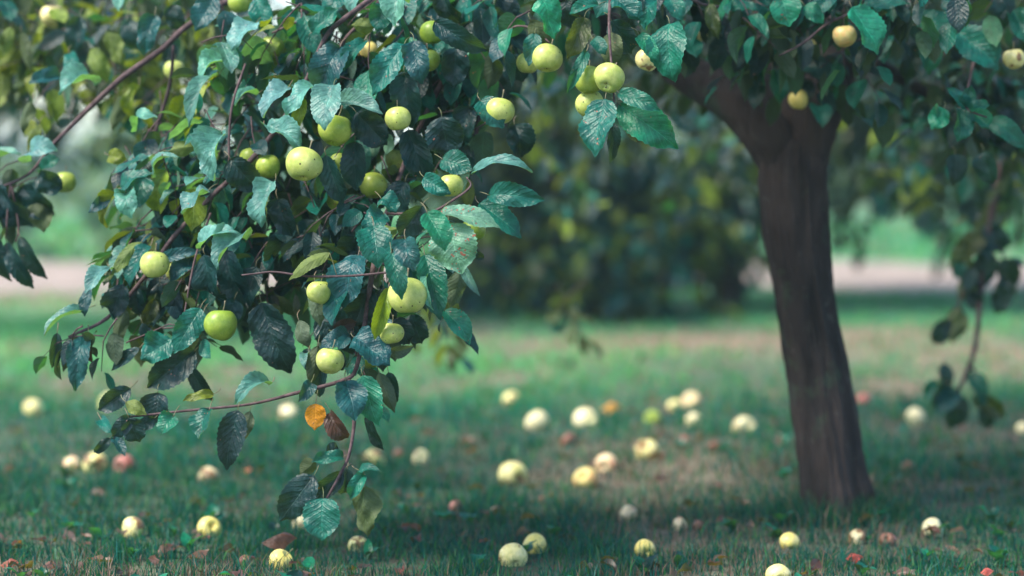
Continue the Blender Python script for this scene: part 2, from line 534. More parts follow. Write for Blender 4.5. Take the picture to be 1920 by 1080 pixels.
def build_grass():
    rg = np.random.RandomState(5)
    Vs, Cs, Qs, Ts, n0 = [], [], [], [], 0
    #       y0   y1   blades/m2  h(min,max)     width
    bands = [(5.3, 6.6, 15000, (0.020, 0.066), 0.0031), (6.6, 8.0, 9500, (0.022, 0.066), 0.0038), (8.0, 11.0, 4600, (0.024, 0.068), 0.0052),
             (11.0, 16.0, 1700, (0.024, 0.068), 0.009), (16.0, 19.2, 800, (0.02, 0.07), 0.013), (24.7, 42.0, 130, (0.05, 0.16), 0.03)]
    for y0, y1, dens, (h0, h1), wd in bands:
        half = 0.245 * y1 + 0.4
        n = int(dens * (y1 - y0) * 2 * half)
        x = rg.uniform(-half, half, n); y = rg.uniform(y0, y1, n)
        # tufts: thin the field unevenly
        t = 0.5 + 0.5 * np.sin(9.1 * x + 3 * np.sin(4.7 * y)) * np.sin(8.3 * y + 2.2 * np.sin(5.9 * x))
        t = t * (0.45 + 1.1 * field(1.9 * x + 3, 1.9 * y - 9)); t = np.clip(t, 0, 1)
        D = dry_share(x, y)
        keep = rg.rand(n) < (0.18 + 0.82 * t ** 1.3) * (1 - 0.8 * np.clip(D - 0.15, 0, 1))
        x, y, t, D = x[keep], y[keep], t[keep], D[keep]; n = len(x)
        z = gz(x, y) * (1 - smooth(25, 45, np.hypot(x, y)))
        h = (h0 + (h1 - h0) * rg.rand(n) ** 1.6) * (0.65 + 0.6 * t)
        az = rg.uniform(0, 2 * np.pi, n); lean = rg.uniform(0.05, 0.9, n) * h
        lx, ly = np.cos(az) * lean, np.sin(az) * lean
        wz = rg.uniform(0, 2 * np.pi, n); ww = wd * rg.uniform(0.5, 1.2, n) / 2
        wx, wy = np.cos(wz) * ww, np.sin(wz) * ww
        base = np.stack([x, y, z - 0.004], 1)
        wv = np.stack([wx, wy, 0 * wx], 1)
        midp = base + np.stack([lx * 0.3, ly * 0.3, h * 0.6], 1)
        tip = base + np.stack([lx, ly, h], 1)
        V = np.stack([base - wv, base + wv, midp + wv * 0.8, midp - wv * 0.8, tip], 1).reshape(-1, 3)
        pal = np.array([(0.008, 0.140, 0.105), (0.016, 0.190, 0.100), (0.004, 0.108, 0.100), (0.050, 0.240, 0.060), (0.006, 0.170, 0.145)])
        c = pal[rg.randint(0, len(pal), n)] * rg.uniform(0.7, 1.3, (n, 1))
        dry = (np.array([0.19, 0.128, 0.10]) + np.array([0.17, 0.125, 0.095]) * smooth(8.0, 12.0, y)[:, None]) * rg.uniform(0.5, 1.3, (n, 1))   # darker dry blades in front, paler beyond
        c = c * (0.62 + 0.38 * smooth(6.5, 11.0, y))[:, None]      # shade near the front, painted into the blade colour
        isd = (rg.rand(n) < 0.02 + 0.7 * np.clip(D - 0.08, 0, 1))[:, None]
        sun_ = smooth(9.5, 12.5, y)[:, None] * np.array([0.11, 0.26, 0.06])   # sunlight on the lawn beyond the tree, painted into the blades
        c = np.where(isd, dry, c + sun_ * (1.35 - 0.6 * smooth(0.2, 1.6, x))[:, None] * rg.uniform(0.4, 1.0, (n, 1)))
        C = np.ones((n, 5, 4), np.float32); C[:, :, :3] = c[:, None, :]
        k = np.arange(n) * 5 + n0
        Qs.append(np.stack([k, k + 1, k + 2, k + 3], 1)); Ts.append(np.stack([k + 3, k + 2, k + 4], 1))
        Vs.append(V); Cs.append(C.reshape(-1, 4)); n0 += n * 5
    n = 2600
    a = rg.uniform(0, 2 * np.pi, n); rr = 0.085 + np.abs(rg.normal(0, 0.07, n))
    x = FOOT[0] + rr * np.cos(a); y = FOOT[1] + rr * np.sin(a); h = rg.uniform(0.03, 0.11, n) * np.exp(-(rr - 0.08) * 3)
    base = np.stack([x, y, gz(x, y) - 0.004], 1)
    ln = rg.normal(0, 0.3, (n, 2)) * h[:, None]; wz = rg.uniform(0, 6.28, n)
    wv = np.stack([np.cos(wz), np.sin(wz), 0 * wz], 1) * 0.0019
    lean = np.stack([ln[:, 0], ln[:, 1], h], 1)
    V = np.stack([base - wv, base + wv, base + lean * [0.35, 0.35, 0.6] + wv * .8, base + lean * [0.35, 0.35, 0.6] - wv * .8, base + lean], 1).reshape(-1, 3)
    C = np.ones((n, 5, 4), np.float32); C[:, :, :3] = (np.array([(0.010, 0.11, 0.08), (0.03, 0.15, 0.06), (0.2, 0.15, 0.1)])[rg.choice(3, n, p=[.5, .38, .12])] * rg.uniform(.6, 1.2, (n, 1)))[:, None, :]
    k = np.arange(n) * 5 + n0
    Qs.append(np.stack([k, k + 1, k + 2, k + 3], 1)); Ts.append(np.stack([k + 3, k + 2, k + 4], 1)); Vs.append(V); Cs.append(C.reshape(-1, 4)); n0 += n * 5
    m, t, P, out = new_mat('grass_blade')
    b = NB(t)
    at_ = b.n('ShaderNodeAttribute', attribute_name='tint')
    b.put(P.inputs['Base Color'], at_.outputs['Color'])
    P.inputs['Roughness'].default_value = 0.42
    P.inputs['Specular IOR Level'].default_value = 0.22
    tr = b.n('ShaderNodeBsdfTranslucent'); b.put(tr.inputs[0], b.mix(1.0, at_.outputs['Color'], (1.6, 1.6, 0.8, 1), 'MULTIPLY'))
    mx = b.n('ShaderNodeMixShader'); mx.inputs[0].default_value = 0.3
    t.links.new(P.outputs[0], mx.inputs[1]); t.links.new(tr.outputs[0], mx.inputs[2]); t.links.new(mx.outputs[0], out.inputs[0])
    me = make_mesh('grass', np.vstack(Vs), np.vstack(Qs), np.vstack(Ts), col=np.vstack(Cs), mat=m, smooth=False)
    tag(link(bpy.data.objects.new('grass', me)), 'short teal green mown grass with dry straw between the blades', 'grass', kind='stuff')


FOOT = at(1567, 972, 7.12)
build_ground()
build_grass()

# ------------------------------------------------------------------ the apple tree on the right and its boughs
rg = np.random.RandomState(11)
TD = 7.12                                   # how far off the trunk stands
foot = at(1566, 972, TD)
tree = empty('apple_tree', (float(foot[0]), float(foot[1]), float(gz(foot[0], foot[1]))))
tag(tree, 'old apple tree with thick leaning grey brown trunk and fruit laden boughs', 'tree')


def build_trunk():
    rows = [(1570, 1010, 205), (1569, 985, 180), (1567, 950, 144), (1560, 890, 127), (1549, 800, 130), (1535, 710, 120), (1522, 640, 116), (1509, 560, 116),
            (1499, 490, 121), (1491, 420, 130), (1486, 350, 134), (1486, 305, 132), (1489, 270, 112), (1492, 245, 70)]
    pts = np.array([at(x, y, TD + 0.02 * math.sin(y / 90)) for x, y, w_ in rows])
    rad = np.array([w_ / F * TD / 2 * 0.95 for x, y, w_ in rows])
    sub, seg = 16, 128
    s = np.linspace(0, len(rows) - 1, (len(rows) - 1) * sub + 1)
    P = np.stack([np.interp(s, np.arange(len(rows)), pts[:, k]) for k in range(3)], 1)
    R = np.interp(s, np.arange(len(rows)), rad)
    ker = np.ones(9) / 9
    for k in range(3): P[4:-4, k] = np.convolve(P[:, k], ker, 'valid')
    R[4:-4] = np.convolve(R, ker, 'valid')
    V = []
    for i, (p, r) in enumerate(zip(P, R)):
        tz = p[2]
        for j in range(seg):
            a = 2 * math.pi * j / seg
            q = Vector((math.cos(a + tz * 0.35) * 2.4, math.sin(a + tz * 0.35) * 2.4, tz * 1.1))
            fis = noise.fractal(Vector((q.x * 3.4, q.y * 3.4, tz * 2.6)), 1.0, 2.1, 4)
            big = noise.noise(q)
            root = 0.15 * math.exp(-max(tz, 0) / 0.13) * (math.cos(a * 5 + 1.2))
            fine = noise.ridged_multi_fractal(Vector((q.x * 4.2, q.y * 4.2, tz * 3.3)), 0.9, 2.2, 4, 1.0, 2.0)
            rr = r * (1 + 0.10 * big + 0.09 * fis - 0.07 * (fine - 1.0) + root)
            V.append((p[0] + rr * math.cos(a), p[1] + rr * math.sin(a), p[2]))
    n = len(P)
    i, j = np.meshgrid(np.arange(n - 1), np.arange(seg), indexing='ij')
    Q = np.stack([i * seg + j, i * seg + (j + 1) % seg, (i + 1) * seg + (j + 1) % seg, (i + 1) * seg + j], -1).reshape(-1, 4)
    link(bpy.data.objects.new('trunk', make_mesh('trunk', V, Q, mat=M_BARK)), tree)


build_trunk()
LIMBS = [  # pixel x, y, distance, width in pixels
    [(1494, 400, 7.12, 70), (1474, 318, 7.12, 96), (1432, 246, 7.1, 94), (1380, 190, 7.12, 86), (1310, 150, 7.2, 78), (1230, 100, 7.25, 64), (1120, 40, 7.2, 52), (1000, -40, 6.65, 52), (860, -110, 6.5, 40)],
    [(1480, 260, 7.12, 80), (1455, 170, 7.2, 62), (1436, 90, 7.3, 54), (1425, 0, 7.45, 50), (1400, -120, 7.6, 58), (1350, -330, 7.8, 40)],
    [(1496, 390, 7.12, 70), (1503, 310, 7.12, 96), (1532, 215, 7.1, 92), (1568, 125, 7.1, 82), (1606, 60, 7.1, 84), (1640, -30, 7.15, 74), (1720, -180, 7.3, 54), (1800, -400, 7.5, 36)],
    [(1590, 100, 7.1, 40), (1660, 130, 7.3, 28), (1720, 165, 7.5, 22), (1790, 205, 7.7, 18), (1870, 240, 7.9, 14)],
    [(1490, 240, 7.15, 60), (1525, 140, 7.6, 50), (1560, 40, 8.2, 46), (1640, -60, 8.9, 48)],
]
for k, L in enumerate(LIMBS):
    tb = Tubes()
    pts = np.array([at(x, y, d) for x, y, d, w_ in L])
    tb.add(pts, [w_ / F * d / 2 for x, y, d, w_ in L], seg=18, lump=0.05, sub=6, seed=k)
    tb.build('limb', M_BARK, tree)

# the boughs that can be seen: pixel x, y, distance, width in pixels
BOUGHS = {
    'upper_left': [[(640, -60, 6.5, 16), (520, -30, 6.5, 14), (420, 5, 6.5, 12), (347, 52, 6.5, 11), (300, 95, 6.5, 11), (230, 145, 6.5, 11), (170, 200, 6.52, 10), (130, 240, 6.52, 9), (100, 270, 6.5, 8),
                    (55, 325, 6.5, 6), (0, 352, 6.5, 5)],
                   [(325, 85, 6.5, 6), (318, 160, 6.55, 7), (290, 250, 6.6, 7), (277, 268, 6.6, 5)],
                   [(20, 345, 6.5, 4), (14, 400, 6.5, 4), (12, 440, 6.5, 3)], [(22, 350, 6.5, 4), (35, 425, 6.5, 4), (30, 455, 6.5, 3)]],
    'middle': [[(760, -40, 6.2, 13), (700, -5, 6.15, 11), (650, 32, 6.1, 10), (618, 60, 6.1, 9), (596, 98, 6.1, 8), (560, 180, 6.12, 9), (480, 290, 6.15, 10), (395, 370, 6.15, 9), (325, 445, 6.15, 9),
                (270, 520, 6.15, 8), (200, 597, 6.12, 7), (128, 632, 6.1, 5)],
               [(735, -30, 6.25, 10), (690, 30, 6.2, 8), (650, 70, 6.2, 7), (600, 140, 6.2, 6)],
               [(610, 28, 6.2, 5), (560, 40, 6.2, 5), (510, 62, 6.2, 4)],
               [(395, 400, 6.1, 5), (370, 470, 6.05, 4), (357, 525, 6.05, 4), (345, 592, 6.0, 3)],
               [(430, 330, 6.1, 4), (430, 250, 6.1, 5), (437, 190, 6.1, 5), (460, 120, 6.15, 4)]],
    'front': [[(930, -60, 6.4, 13), (880, 60, 6.35, 11), (820, 170, 6.3, 10), (765, 290, 6.2, 9), (725, 400, 6.05, 9), (700, 500, 5.88, 10), (685, 600, 5.88, 9), (668, 690, 5.87, 8), (640, 714, 5.86, 8),
               (550, 738, 5.86, 7), (467, 758, 5.86, 5), (350, 770, 5.86, 5), (247, 781, 5.86, 4)],
              [(655, 712, 5.85, 7), (664, 785, 5.82, 7), (655, 850, 5.8, 6), (640, 885, 5.8, 6), (620, 922, 5.8, 5), (610, 938, 5.8, 4)],
              [(705, 480, 5.86, 5), (735, 512, 5.8, 4), (725, 511, 5.79, 4.5), (663, 517, 5.78, 4.5), (580, 518, 5.78, 4.5), (515, 510, 5.78, 4), (480, 513, 5.78, 3.5), (453, 516, 5.78, 3)],
              [(725, 400, 6.05, 7), (800, 400, 5.8, 5), (850, 375, 5.78, 5), (882, 350, 5.78, 4), (875, 332, 5.78, 3)],
              [(650, 320, 6.3, 16), (660, 400, 6.3, 16), (652, 460, 6.25, 13), (640, 560, 6.15, 10)]],
    'inner': [[(915, -40, 6.7, 22), (914, 40, 6.65, 20), (920, 130, 6.6, 17), (905, 190, 6.4, 10), (890, 260, 6.3, 8), (875, 330, 6.2, 6)],
              [(914, 42, 6.65, 5), (940, 72, 6.2, 4), (965, 50, 6.1, 4), (1000, 54, 6.05, 4), (1030, 80, 6.0, 3.5)]],
    'upper': [[(1180, -90, 6.3, 14), (1150, -30, 6.0, 8), (1143, 20, 5.9, 6), (1143, 70, 5.85, 5), (1150, 165, 5.82, 4), (1152, 200, 5.82, 3)],
              [(1100, -40, 6.1, 7), (1040, -20, 6.0, 5), (1012, 0, 5.95, 4)],
              [(1250, -40, 6.2, 8), (1300, 0, 6.3, 6), (1340, 12, 6.35, 4), (1400, 10, 6.4, 3)],
              [(1640, -30, 6.4, 7), (1600, 20, 6.3, 6), (1550, 45, 6.3, 5), (1507, 80, 6.3, 5), (1460, 105, 6.3, 3)],
              [(1830, 100, 6.7, 7), (1816, 160, 6.4, 5), (1812, 202, 6.3, 4), (1850, 220, 6.3, 3)]],
    'hanging_right': [[(1900, 200, 8.4, 22), (1872, 330, 8.4, 15), (1856, 420, 8.4, 12), (1845, 480, 8.4, 11), (1838, 560, 8.4, 11), (1830, 640, 8.4, 10), (1816, 690, 8.4, 10), (1795, 735, 8.4, 7)],
                      [(1820, 685, 8.4, 7), (1838, 720, 8.4, 6), (1846, 760, 8.4, 4)], [(1845, 480, 8.4, 6), (1815, 520, 8.4, 5), (1795, 580, 8.4, 4)], [(1848, 450, 8.4, 6), (1875, 470, 8.4, 5), (1885, 490, 8.4, 4)]],
}
branches, bags = {}, {}
for name, lines in BOUGHS.items():
    sets = []                                   # twigs that join become one branch, others a branch of their own
    for k, L in enumerate(lines):
        p = np.array([at(x, y, d) for x, y, d, w_ in L])
        for tb, pts in sets:
            if np.min(np.linalg.norm(pts - p[0], axis=1)) < 0.09: break
        else:
            tb, pts = Tubes(), np.zeros((0, 3)); sets.append([tb, pts])
        tb.add(p, [w_ / F * d / 2 for x, y, d, w_ in L], seg=9, lump=0.09, sub=5, seed=k * 7)
        for q in sets:
            if q[0] is tb: q[1] = np.vstack([q[1], p])
    made = [tb.build('branch', M_TWIG, tree) for tb, pts in sets]
    branches[name] = made[0]
    bags[name] = (Leaves(11, 25, True), Tubes())

# leaves one can pick out: base x, y, tip x, y, width, kind, bough, distance
H = {
 'upper': """768 2 743 46 52 p 6.05;1015 -4 1037 68 50 g 5.95;995 38 1032 93 38 o 6.0;1003 62 992 120 30 t 6.0;1122 10 1072 26 26 t 5.9;1150 0 1194 34 46 t 5.9;1232 -4 1213 52 50 t 6.0
 1096 33 1066 104 38 o 5.9;1146 38 1182 96 52 d 5.9;1146 60 1150 120 44 o 5.88;1198 66 1232 113 28 g 5.9;1255 46 1266 146 66 t 5.9;1135 186 1117 287 62 t 5.78;1160 174 1233 206 33 t 5.78
 1162 196 1263 273 62 g 5.82;1158 188 1192 261 24 u 5.85;1148 230 1143 302 24 d 5.86;1100 96 1066 170 22 t 5.86;1112 74 1134 101 26 t 5.86;1252 -4 1277 36 32 t 6.2;1330 8 1347 70 24 o 6.3
 1362 14 1418 20 30 t 6.35;1200 -10 1180 50 44 d 6.0;1090 -10 1100 40 40 d 6.05;1060 0 1070 50 40 d 6.1;1160 -20 1120 30 40 t 6.0;1300 0 1322 60 40 d 6.4;1270 60 1300 130 40 d 6.5
 1597 14 1642 97 62 g 6.2;1465 -6 1479 46 52 g 6.25;1508 10 1541 41 29 g 6.25;1500 126 1564 136 40 b 6.7;1622 10 1702 8 22 t 6.3;1718 48 1787 36 36 t 6.4;1798 62 1866 126 66 t 6.5
 1733 66 1740 136 46 t 6.6;1811 202 1777 168 28 t 6.3;1812 201 1821 162 27 t 6.3;1813 204 1853 198 22 g 6.3;1770 204 1747 240 36 g 6.35;1800 206 1795 262 44 t 6.35;1826 214 1852 240 38 t 6.35
 1855 224 1920 276 36 t 6.5;1790 290 1785 345 40 d 6.7;1845 285 1862 340 42 d 6.7;1430 -10 1455 60 46 t 6.5;1400 -5 1380 55 40 d 6.5;1560 -10 1530 25 36 t 6.3;1680 -10 1660 50 44 d 6.5
 1900 20 1925 80 44 t 6.5;1860 -10 1880 50 44 d 6.6;1780 -10 1800 45 44 t 6.6;1720 80 1700 150 40 d 6.8;1470 60 1490 130 38 d 6.9;1450 130 1462 190 36 t 6.9;1520 150 1500 200 40 d 6.9""",
 'middle': """720 8 707 56 40 t 6.05;702 50 662 47 30 y 6.15;638 88 600 170 66 b 6.0;684 76 648 130 36 t 6.0;758 84 703 173 50 t 5.98;776 77 790 153 44 b 5.95;815 40 907 90 42 d 6.0;758 138 770 232 52 d 6.0
 626 161 610 239 58 p 5.92;636 193 712 213 46 p 5.95;592 164 541 216 38 p 6.0;571 184 547 247 22 y 5.98;541 164 497 217 50 p 6.05;500 238 562 282 48 p 6.0;668 212 722 267 62 d 5.98
 828 219 841 289 66 d 5.95;766 243 796 332 56 d 6.0;611 291 641 377 46 d 5.98;666 266 669 352 50 d 6.02;585 62 632 18 36 t 6.1;480 45 438 92 46 p 6.2;428 116 379 151 38 p 6.2;411 142 359 232 32 p 6.15
 482 178 444 197 32 p 6.15;416 248 402 332 70 p 6.0;432 298 482 352 56 d 6.05;515 343 492 421 50 p 6.0;520 372 546 437 44 d 6.02;391 358 344 398 48 p 6.05;378 466 442 440 40 p 6.0;462 452 412 502 50 p 6.0
 384 478 422 556 52 d 6.05;420 470 460 560 55 d 6.1;560 440 590 540 60 d 6.15;600 420 580 510 60 d 6.15;540 430 520 520 60 d 6.15;282 462 247 534 38 t 6.1;266 453 212 512 24 y 6.1
 300 489 370 474 24 b 6.1;363 482 322 527 32 b 6.1;211 504 163 547 34 p 6.1;170 540 160 590 22 b 6.1;231 534 214 593 42 d 6.1;236 578 217 652 28 o 6.1;158 585 88 627 34 p 6.1;107 624 98 686 24 d 6.1
 143 627 120 692 28 o 6.1;164 629 143 726 40 b 6.08;166 628 173 677 22 r 6.1;267 606 288 644 22 d 6.1;376 578 329 657 44 t 6.0;381 588 344 672 24 u 6.02;322 638 268 672 54 t 6.0;366 658 283 722 58 d 6.02
 262 653 213 692 22 d 6.05;354 688 396 747 30 d 6.05;490 568 541 690 72 d 6.0;207 372 168 397 22 b 6.2;216 362 203 422 36 y 6.2;236 360 246 406 40 p 6.15;292 332 332 298 32 p 6.15;226 354 282 328 36 t 6.15
 318 284 367 274 30 y 6.2;204 292 235 299 28 y 6.3;255 246 292 223 32 p 6.3;245 728 189 766 40 d 6.0;296 736 300 792 58 d 6.0;300 420 290 500 60 d 6.3;340 430 330 520 60 d 6.3;330 380 320 450 50 d 6.3
 270 330 250 390 46 t 6.2;310 320 300 400 44 y 6.25;340 250 330 320 40 t 6.3;455 350 450 430 60 d 6.25;350 180 330 240 40 y 6.4;380 220 350 270 40 t 6.3;530 60 505 130 40 y 6.4;560 100 540 160 44 t 6.3
 560 20 545 70 44 t 6.3;480 0 500 60 40 t 6.3;560 -10 600 40 40 d 6.3;640 -10 615 30 40 t 6.25;690 -20 660 25 36 p 6.2;855 90 850 160 50 d 6.1;830 -10 860 40 46 d 6.2;880 200 870 270 44 d 6.15
 440 560 420 600 40 d 6.1;480 500 470 570 40 d 6.1;300 530 310 590 36 d 6.15;330 540 340 600 30 d 6.15;255 540 262 590 30 d 6.15;290 560 270 610 26 o 6.15""",
 'front': """900 188 941 237 48 t 5.98;884 328 990 324 28 p 5.8;828 298 882 318 42 t 5.82;795 333 842 362 36 t 5.82;672 478 646 572 64 b 5.86;642 538 624 605 48 t 5.86;590 528 600 607 30 u 5.9
 700 424 708 497 58 t 5.84;746 428 704 446 32 y 5.84;792 386 752 437 50 d 5.76;715 373 741 397 40 t 5.9;800 398 832 466 52 g 5.58;898 382 972 443 48 t 5.82;916 366 1014 374 40 t 5.78
 760 448 776 504 48 b 5.62;734 474 752 556 34 t 5.66;796 478 824 592 54 t 5.78;801 514 812 577 16 p 5.76;860 508 847 572 38 u 5.84;868 506 898 552 20 p 5.82;885 470 906 484 16 d 5.84
 833 582 877 643 40 g 5.8;728 540 704 630 36 y 5.78;692 543 668 607 62 d 5.88;664 634 726 682 62 b 5.82;714 594 731 641 32 b 5.82;655 628 604 652 32 b 5.86;620 658 642 692 42 d 5.86;724 656 772 649 24 u 5.86
 738 598 766 642 38 d 5.9;628 620 666 604 24 r 5.88;596 648 582 717 28 o 5.88;578 664 572 690 14 p 5.9;648 714 664 784 54 b 5.8;680 704 708 792 50 g 5.8;710 698 738 769 30 u 5.84;728 698 739 751 28 d 5.86
 620 774 651 817 38 r 5.84;690 777 717 839 24 d 5.84;583 718 561 751 26 b 5.84;506 721 446 756 34 p 5.84;644 857 588 866 27 t 5.8;612 850 630 838 26 d 5.82;591 864 564 887 30 o 5.84;642 884 578 927 38 d 5.82
 589 892 529 971 54 d 5.8;606 934 604 1009 64 t 5.77;684 911 690 999 54 o 5.8;651 879 640 922 30 d 5.83;681 889 659 932 30 t 5.8;672 882 712 885 16 t 5.8;235 754 272 776 26 y 5.86;246 780 214 816 28 d 5.85
 241 784 261 826 40 d 5.84;190 788 211 811 22 t 5.9;206 822 178 846 18 d 5.88;213 821 233 853 24 b 5.88;291 784 261 801 24 d 5.86;326 779 304 812 38 g 5.84;393 767 374 819 44 t 5.84;446 769 427 874 48 d 5.85
 469 771 454 826 22 u 5.87;401 739 347 751 18 y 5.88;640 560 690 620 60 d 5.95;600 590 640 640 50 d 5.95;650 600 660 660 50 d 5.95;560 600 580 650 30 u 5.95;680 440 660 500 60 d 6.0;640 420 610 480 60 d 6.05
 700 620 690 680 44 d 5.95;720 400 690 440 44 t 5.95;760 340 740 400 50 d 6.0;820 480 850 540 50 d 5.9;770 590 790 640 40 d 5.95;840 540 850 600 40 o 5.9;610 680 600 740 30 d 5.92;720 540 735 600 40 d 5.9""",
 'upper_left': """20 50 7 102 22 y 6.9;40 60 58 128 24 o 6.9;290 28 272 99 40 b 6.4;402 -4 369 54 48 b 6.3;178 162 117 177 42 p 6.45;112 146 58 156 36 b 6.6;-8 318 36 291 32 p 6.5;58 302 104 284 42 p 6.45;72 328 114 352 48 d 6.42
 -10 350 60 420 60 d 6.5;40 350 98 400 50 d 6.5;12 455 60 535 32 d 6.45;38 445 86 518 30 d 6.48;72 375 82 432 42 o 6.5;-20 420 20 520 40 d 6.45;0 370 40 400 50 d 6.52;60 190 45 245 30 o 6.6;75 230 55 280 30 y 6.6
 200 60 230 120 40 y 6.9;150 30 140 100 40 d 6.8;320 10 340 50 36 d 6.5;240 40 260 90 36 d 6.8;130 100 150 150 30 t 6.7;170 90 200 150 34 y 6.9;230 180 210 240 30 o 6.9;260 160 250 220 30 y 6.8
 80 320 110 300 30 t 6.5;250 0 225 20 34 p 6.5""",
 'inner': """965 234 976 291 52 d 6.2;960 100 980 150 44 d 6.3;880 40 890 110 46 d 6.3;940 -10 950 40 46 d 6.3;870 270 880 330 40 d 6.2;930 140 950 190 40 d 6.4""",
 'hanging_right': """1862 380 1850 450 40 o 8.4;1850 420 1880 470 40 d 8.4;1840 440 1800 480 40 o 8.4;1812 455 1780 500 30 o 8.4;1845 470 1835 540 44 d 8.4;1880 485 1895 540 40 d 8.4;1885 525 1868 585 38 d 8.38;1830 520 1800 560 40 o 8.4
 1815 550 1840 570 32 d 8.4;1800 575 1786 640 40 o 8.4;1780 600 1752 640 34 d 8.4;1795 735 1752 770 40 b 8.4;1770 680 1745 760 32 d 8.38;1800 740 1780 800 40 d 8.4;1818 700 1840 760 34 t 8.4;1846 760 1850 800 30 d 8.4
 1850 330 1840 400 46 d 8.4;1870 300 1890 380 46 d 8.4;1800 490 1790 520 26 t 8.4;1860 440 1890 450 24 o 8.4;1830 740 1880 780 36 o 8.4;1760 720 1735 745 30 t 8.4""",
}
SPOTTED = {(1135, 186): .45, (828, 219): .4, (736, 474): .5, (833, 582): .55, (900, 188): .35, (391, 358): .2, (626, 161): .25, (158, 585): .3, (1465, -6): .6, (798, 398): .25}
for bough, txt in H.items():
    bag, stalks = bags[bough]
    for row in txt.replace('\n', ';').split(';'):
        f = row.split()
        if not f: continue
        bx, by, tx, ty, wd = map(float, f[:5]); c = f[5]; d = float(f[6])
        upness, dd, fo, be = POSE[c]
        dd += rg.uniform(-0.015, 0.015)
        P0, P1 = at(bx, by, d), at(tx, ty, d + dd)
        dv = (P1 - P0) * 1.08
        nrm = np.array([rg.uniform(-0.8, -0.2) if c in 'ps' else rg.uniform(-0.5, 0.4), -1.0, upness + rg.uniform(-0.25, 0.3)])
        if c in 'you' and rg.rand() < 0.75: nrm = -nrm
        bag.add(P0, dv, nrm, np.linalg.norm(dv), wd / F * d * 1.16, shade(c, rg, 0.25), rg, fold=fo * rg.uniform(0.6, 2.2), bend=be * rg.uniform(0.7, 2.6) * (1 if nrm[1] < 0 else -1), wave=rg.uniform(0.08, 0.20),
                spots=SPOTTED.get((int(bx), int(by)), rg.choice([0, 0, 0, 0.12, 0.2])), twist=rg.uniform(-0.35, 0.35))
        # its stalk leads back towards the twig
        u = unit(dv)
        e = P0 - u * 0.018 + np.array([rg.uniform(-.008, .008), 0.030, 0.006])
        stalks.add([P0 + u * 0.004, P0 - u * 0.010 + np.array([0, 0.003, 0.004]), e], [0.0009, 0.0010, 0.0013], seg=5, sub=3)
for bough, (bag, stalks) in bags.items():
    bag.build('foliage', M_LEAF, branches[bough], stalks, M_STALK)


def one_leaf(bough, label, bx, by, tx, ty, wd, d, tint, nrm, spots=0.0, fold=0.2, bend=0.4, dd=0.0, stalk=None, wave=0.09):
    bag = Leaves(15, 25, True)
    P0, P1 = at(bx, by, d), at(tx, ty, d + dd)
    bag.add(P0, P1 - P0, np.array(nrm, float), np.linalg.norm(P1 - P0), wd / F * d * 1.08, np.array(tint), np.random.RandomState(int(bx)), fold=fold, bend=bend, wave=wave, spots=spots)
    tb = Tubes()
    q = at(*stalk) if stalk is not None else P0 - unit(P1 - P0) * 0.02
    tb.add([P0, (P0 + q) / 2 + np.array([0, 0, 0.002]), q], [0.0011, 0.001, 0.0013], seg=5, sub=3)
    o = bag.build('leaf', M_LEAF, branches[bough], tb, M_STALK)
    o['label'] = label
    return o


one_leaf('front', 'pale leaf covered with red rust spots, facing the camera', 842, 418, 866, 514, 86, 5.70, TINT['s'], (-0.4, -0.9, 0.9), 0.95, 0.12, 0.3, stalk=(838, 395, 5.77))
one_leaf('front', 'pale leaf covered with red rust spots, lying sideways', 826, 398, 938, 428, 48, 5.70, (0.12, 0.27, 0.19), (-0.3, -0.8, 1.1), 0.8, 0.3, 0.6, stalk=(845, 376, 5.77))
one_leaf('front', 'leaf turned up with yellow green underside on the bare twig', 618, 474, 541, 526, 26, 5.78, TINT['y'], (0.2, 0.9, -0.5), 0.1, 0.35, -0.9, stalk=(631, 515, 5.78))
one_leaf('front', 'dying orange leaf with black blotches', 592, 757, 590, 807, 36, 5.82, TINT['k'], (0.2, -1, 0.3), 0.75, 0.1, 0.2, stalk=(596, 730, 5.86))


# ---- the deeper leaves of the same boughs, on their own twigs
def fill(name, poly, d0, d1, count, pal, size=0.085, leaves_each=6, seed=1, droop=1.1, grid=(7, 11), mat=M_LEAF):
    r = np.random.RandomState(seed)
    bag, tb = Leaves(grid[0], grid[1], False), Tubes()
    xs = [p[0] for p in poly]; ys = [p[1] for p in poly]
    k = 0
    while k < count:
        x, y = r.uniform(min(xs), max(xs)), r.uniform(min(ys), max(ys))
        if not in_poly(x, y, poly): continue
        d = r.uniform(d0, d1)
        s = at(x, y, d)
        direc = np.array([r.uniform(-1, 0.7), r.uniform(-0.7, 0.5), r.uniform(-0.6, 0.5)])
        spray(bag, tb, s - unit(direc) * 0.08 + np.array([0, 0, 0.05]), direc, r.uniform(0.14, 0.26), leaves_each, size, pal, r, droop)
        k += 1
    bag.build('foliage', mat, tree, tb, M_TWIG)


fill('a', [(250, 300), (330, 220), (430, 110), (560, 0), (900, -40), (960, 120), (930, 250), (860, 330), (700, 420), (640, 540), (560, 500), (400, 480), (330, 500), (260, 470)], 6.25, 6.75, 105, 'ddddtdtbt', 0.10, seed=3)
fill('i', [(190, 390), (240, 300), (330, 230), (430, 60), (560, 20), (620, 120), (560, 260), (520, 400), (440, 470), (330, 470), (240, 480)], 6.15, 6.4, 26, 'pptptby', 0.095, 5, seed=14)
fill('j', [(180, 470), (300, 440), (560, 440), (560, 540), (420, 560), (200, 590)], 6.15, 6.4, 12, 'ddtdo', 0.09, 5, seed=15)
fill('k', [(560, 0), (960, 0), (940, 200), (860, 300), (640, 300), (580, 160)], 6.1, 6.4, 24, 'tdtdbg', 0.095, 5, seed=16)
fill('b', [(620, 430), (720, 420), (860, 480), (800, 590), (730, 660), (660, 690), (610, 620)], 5.95, 6.15, 9, 'ddtdo', 0.075, 5, seed=4)
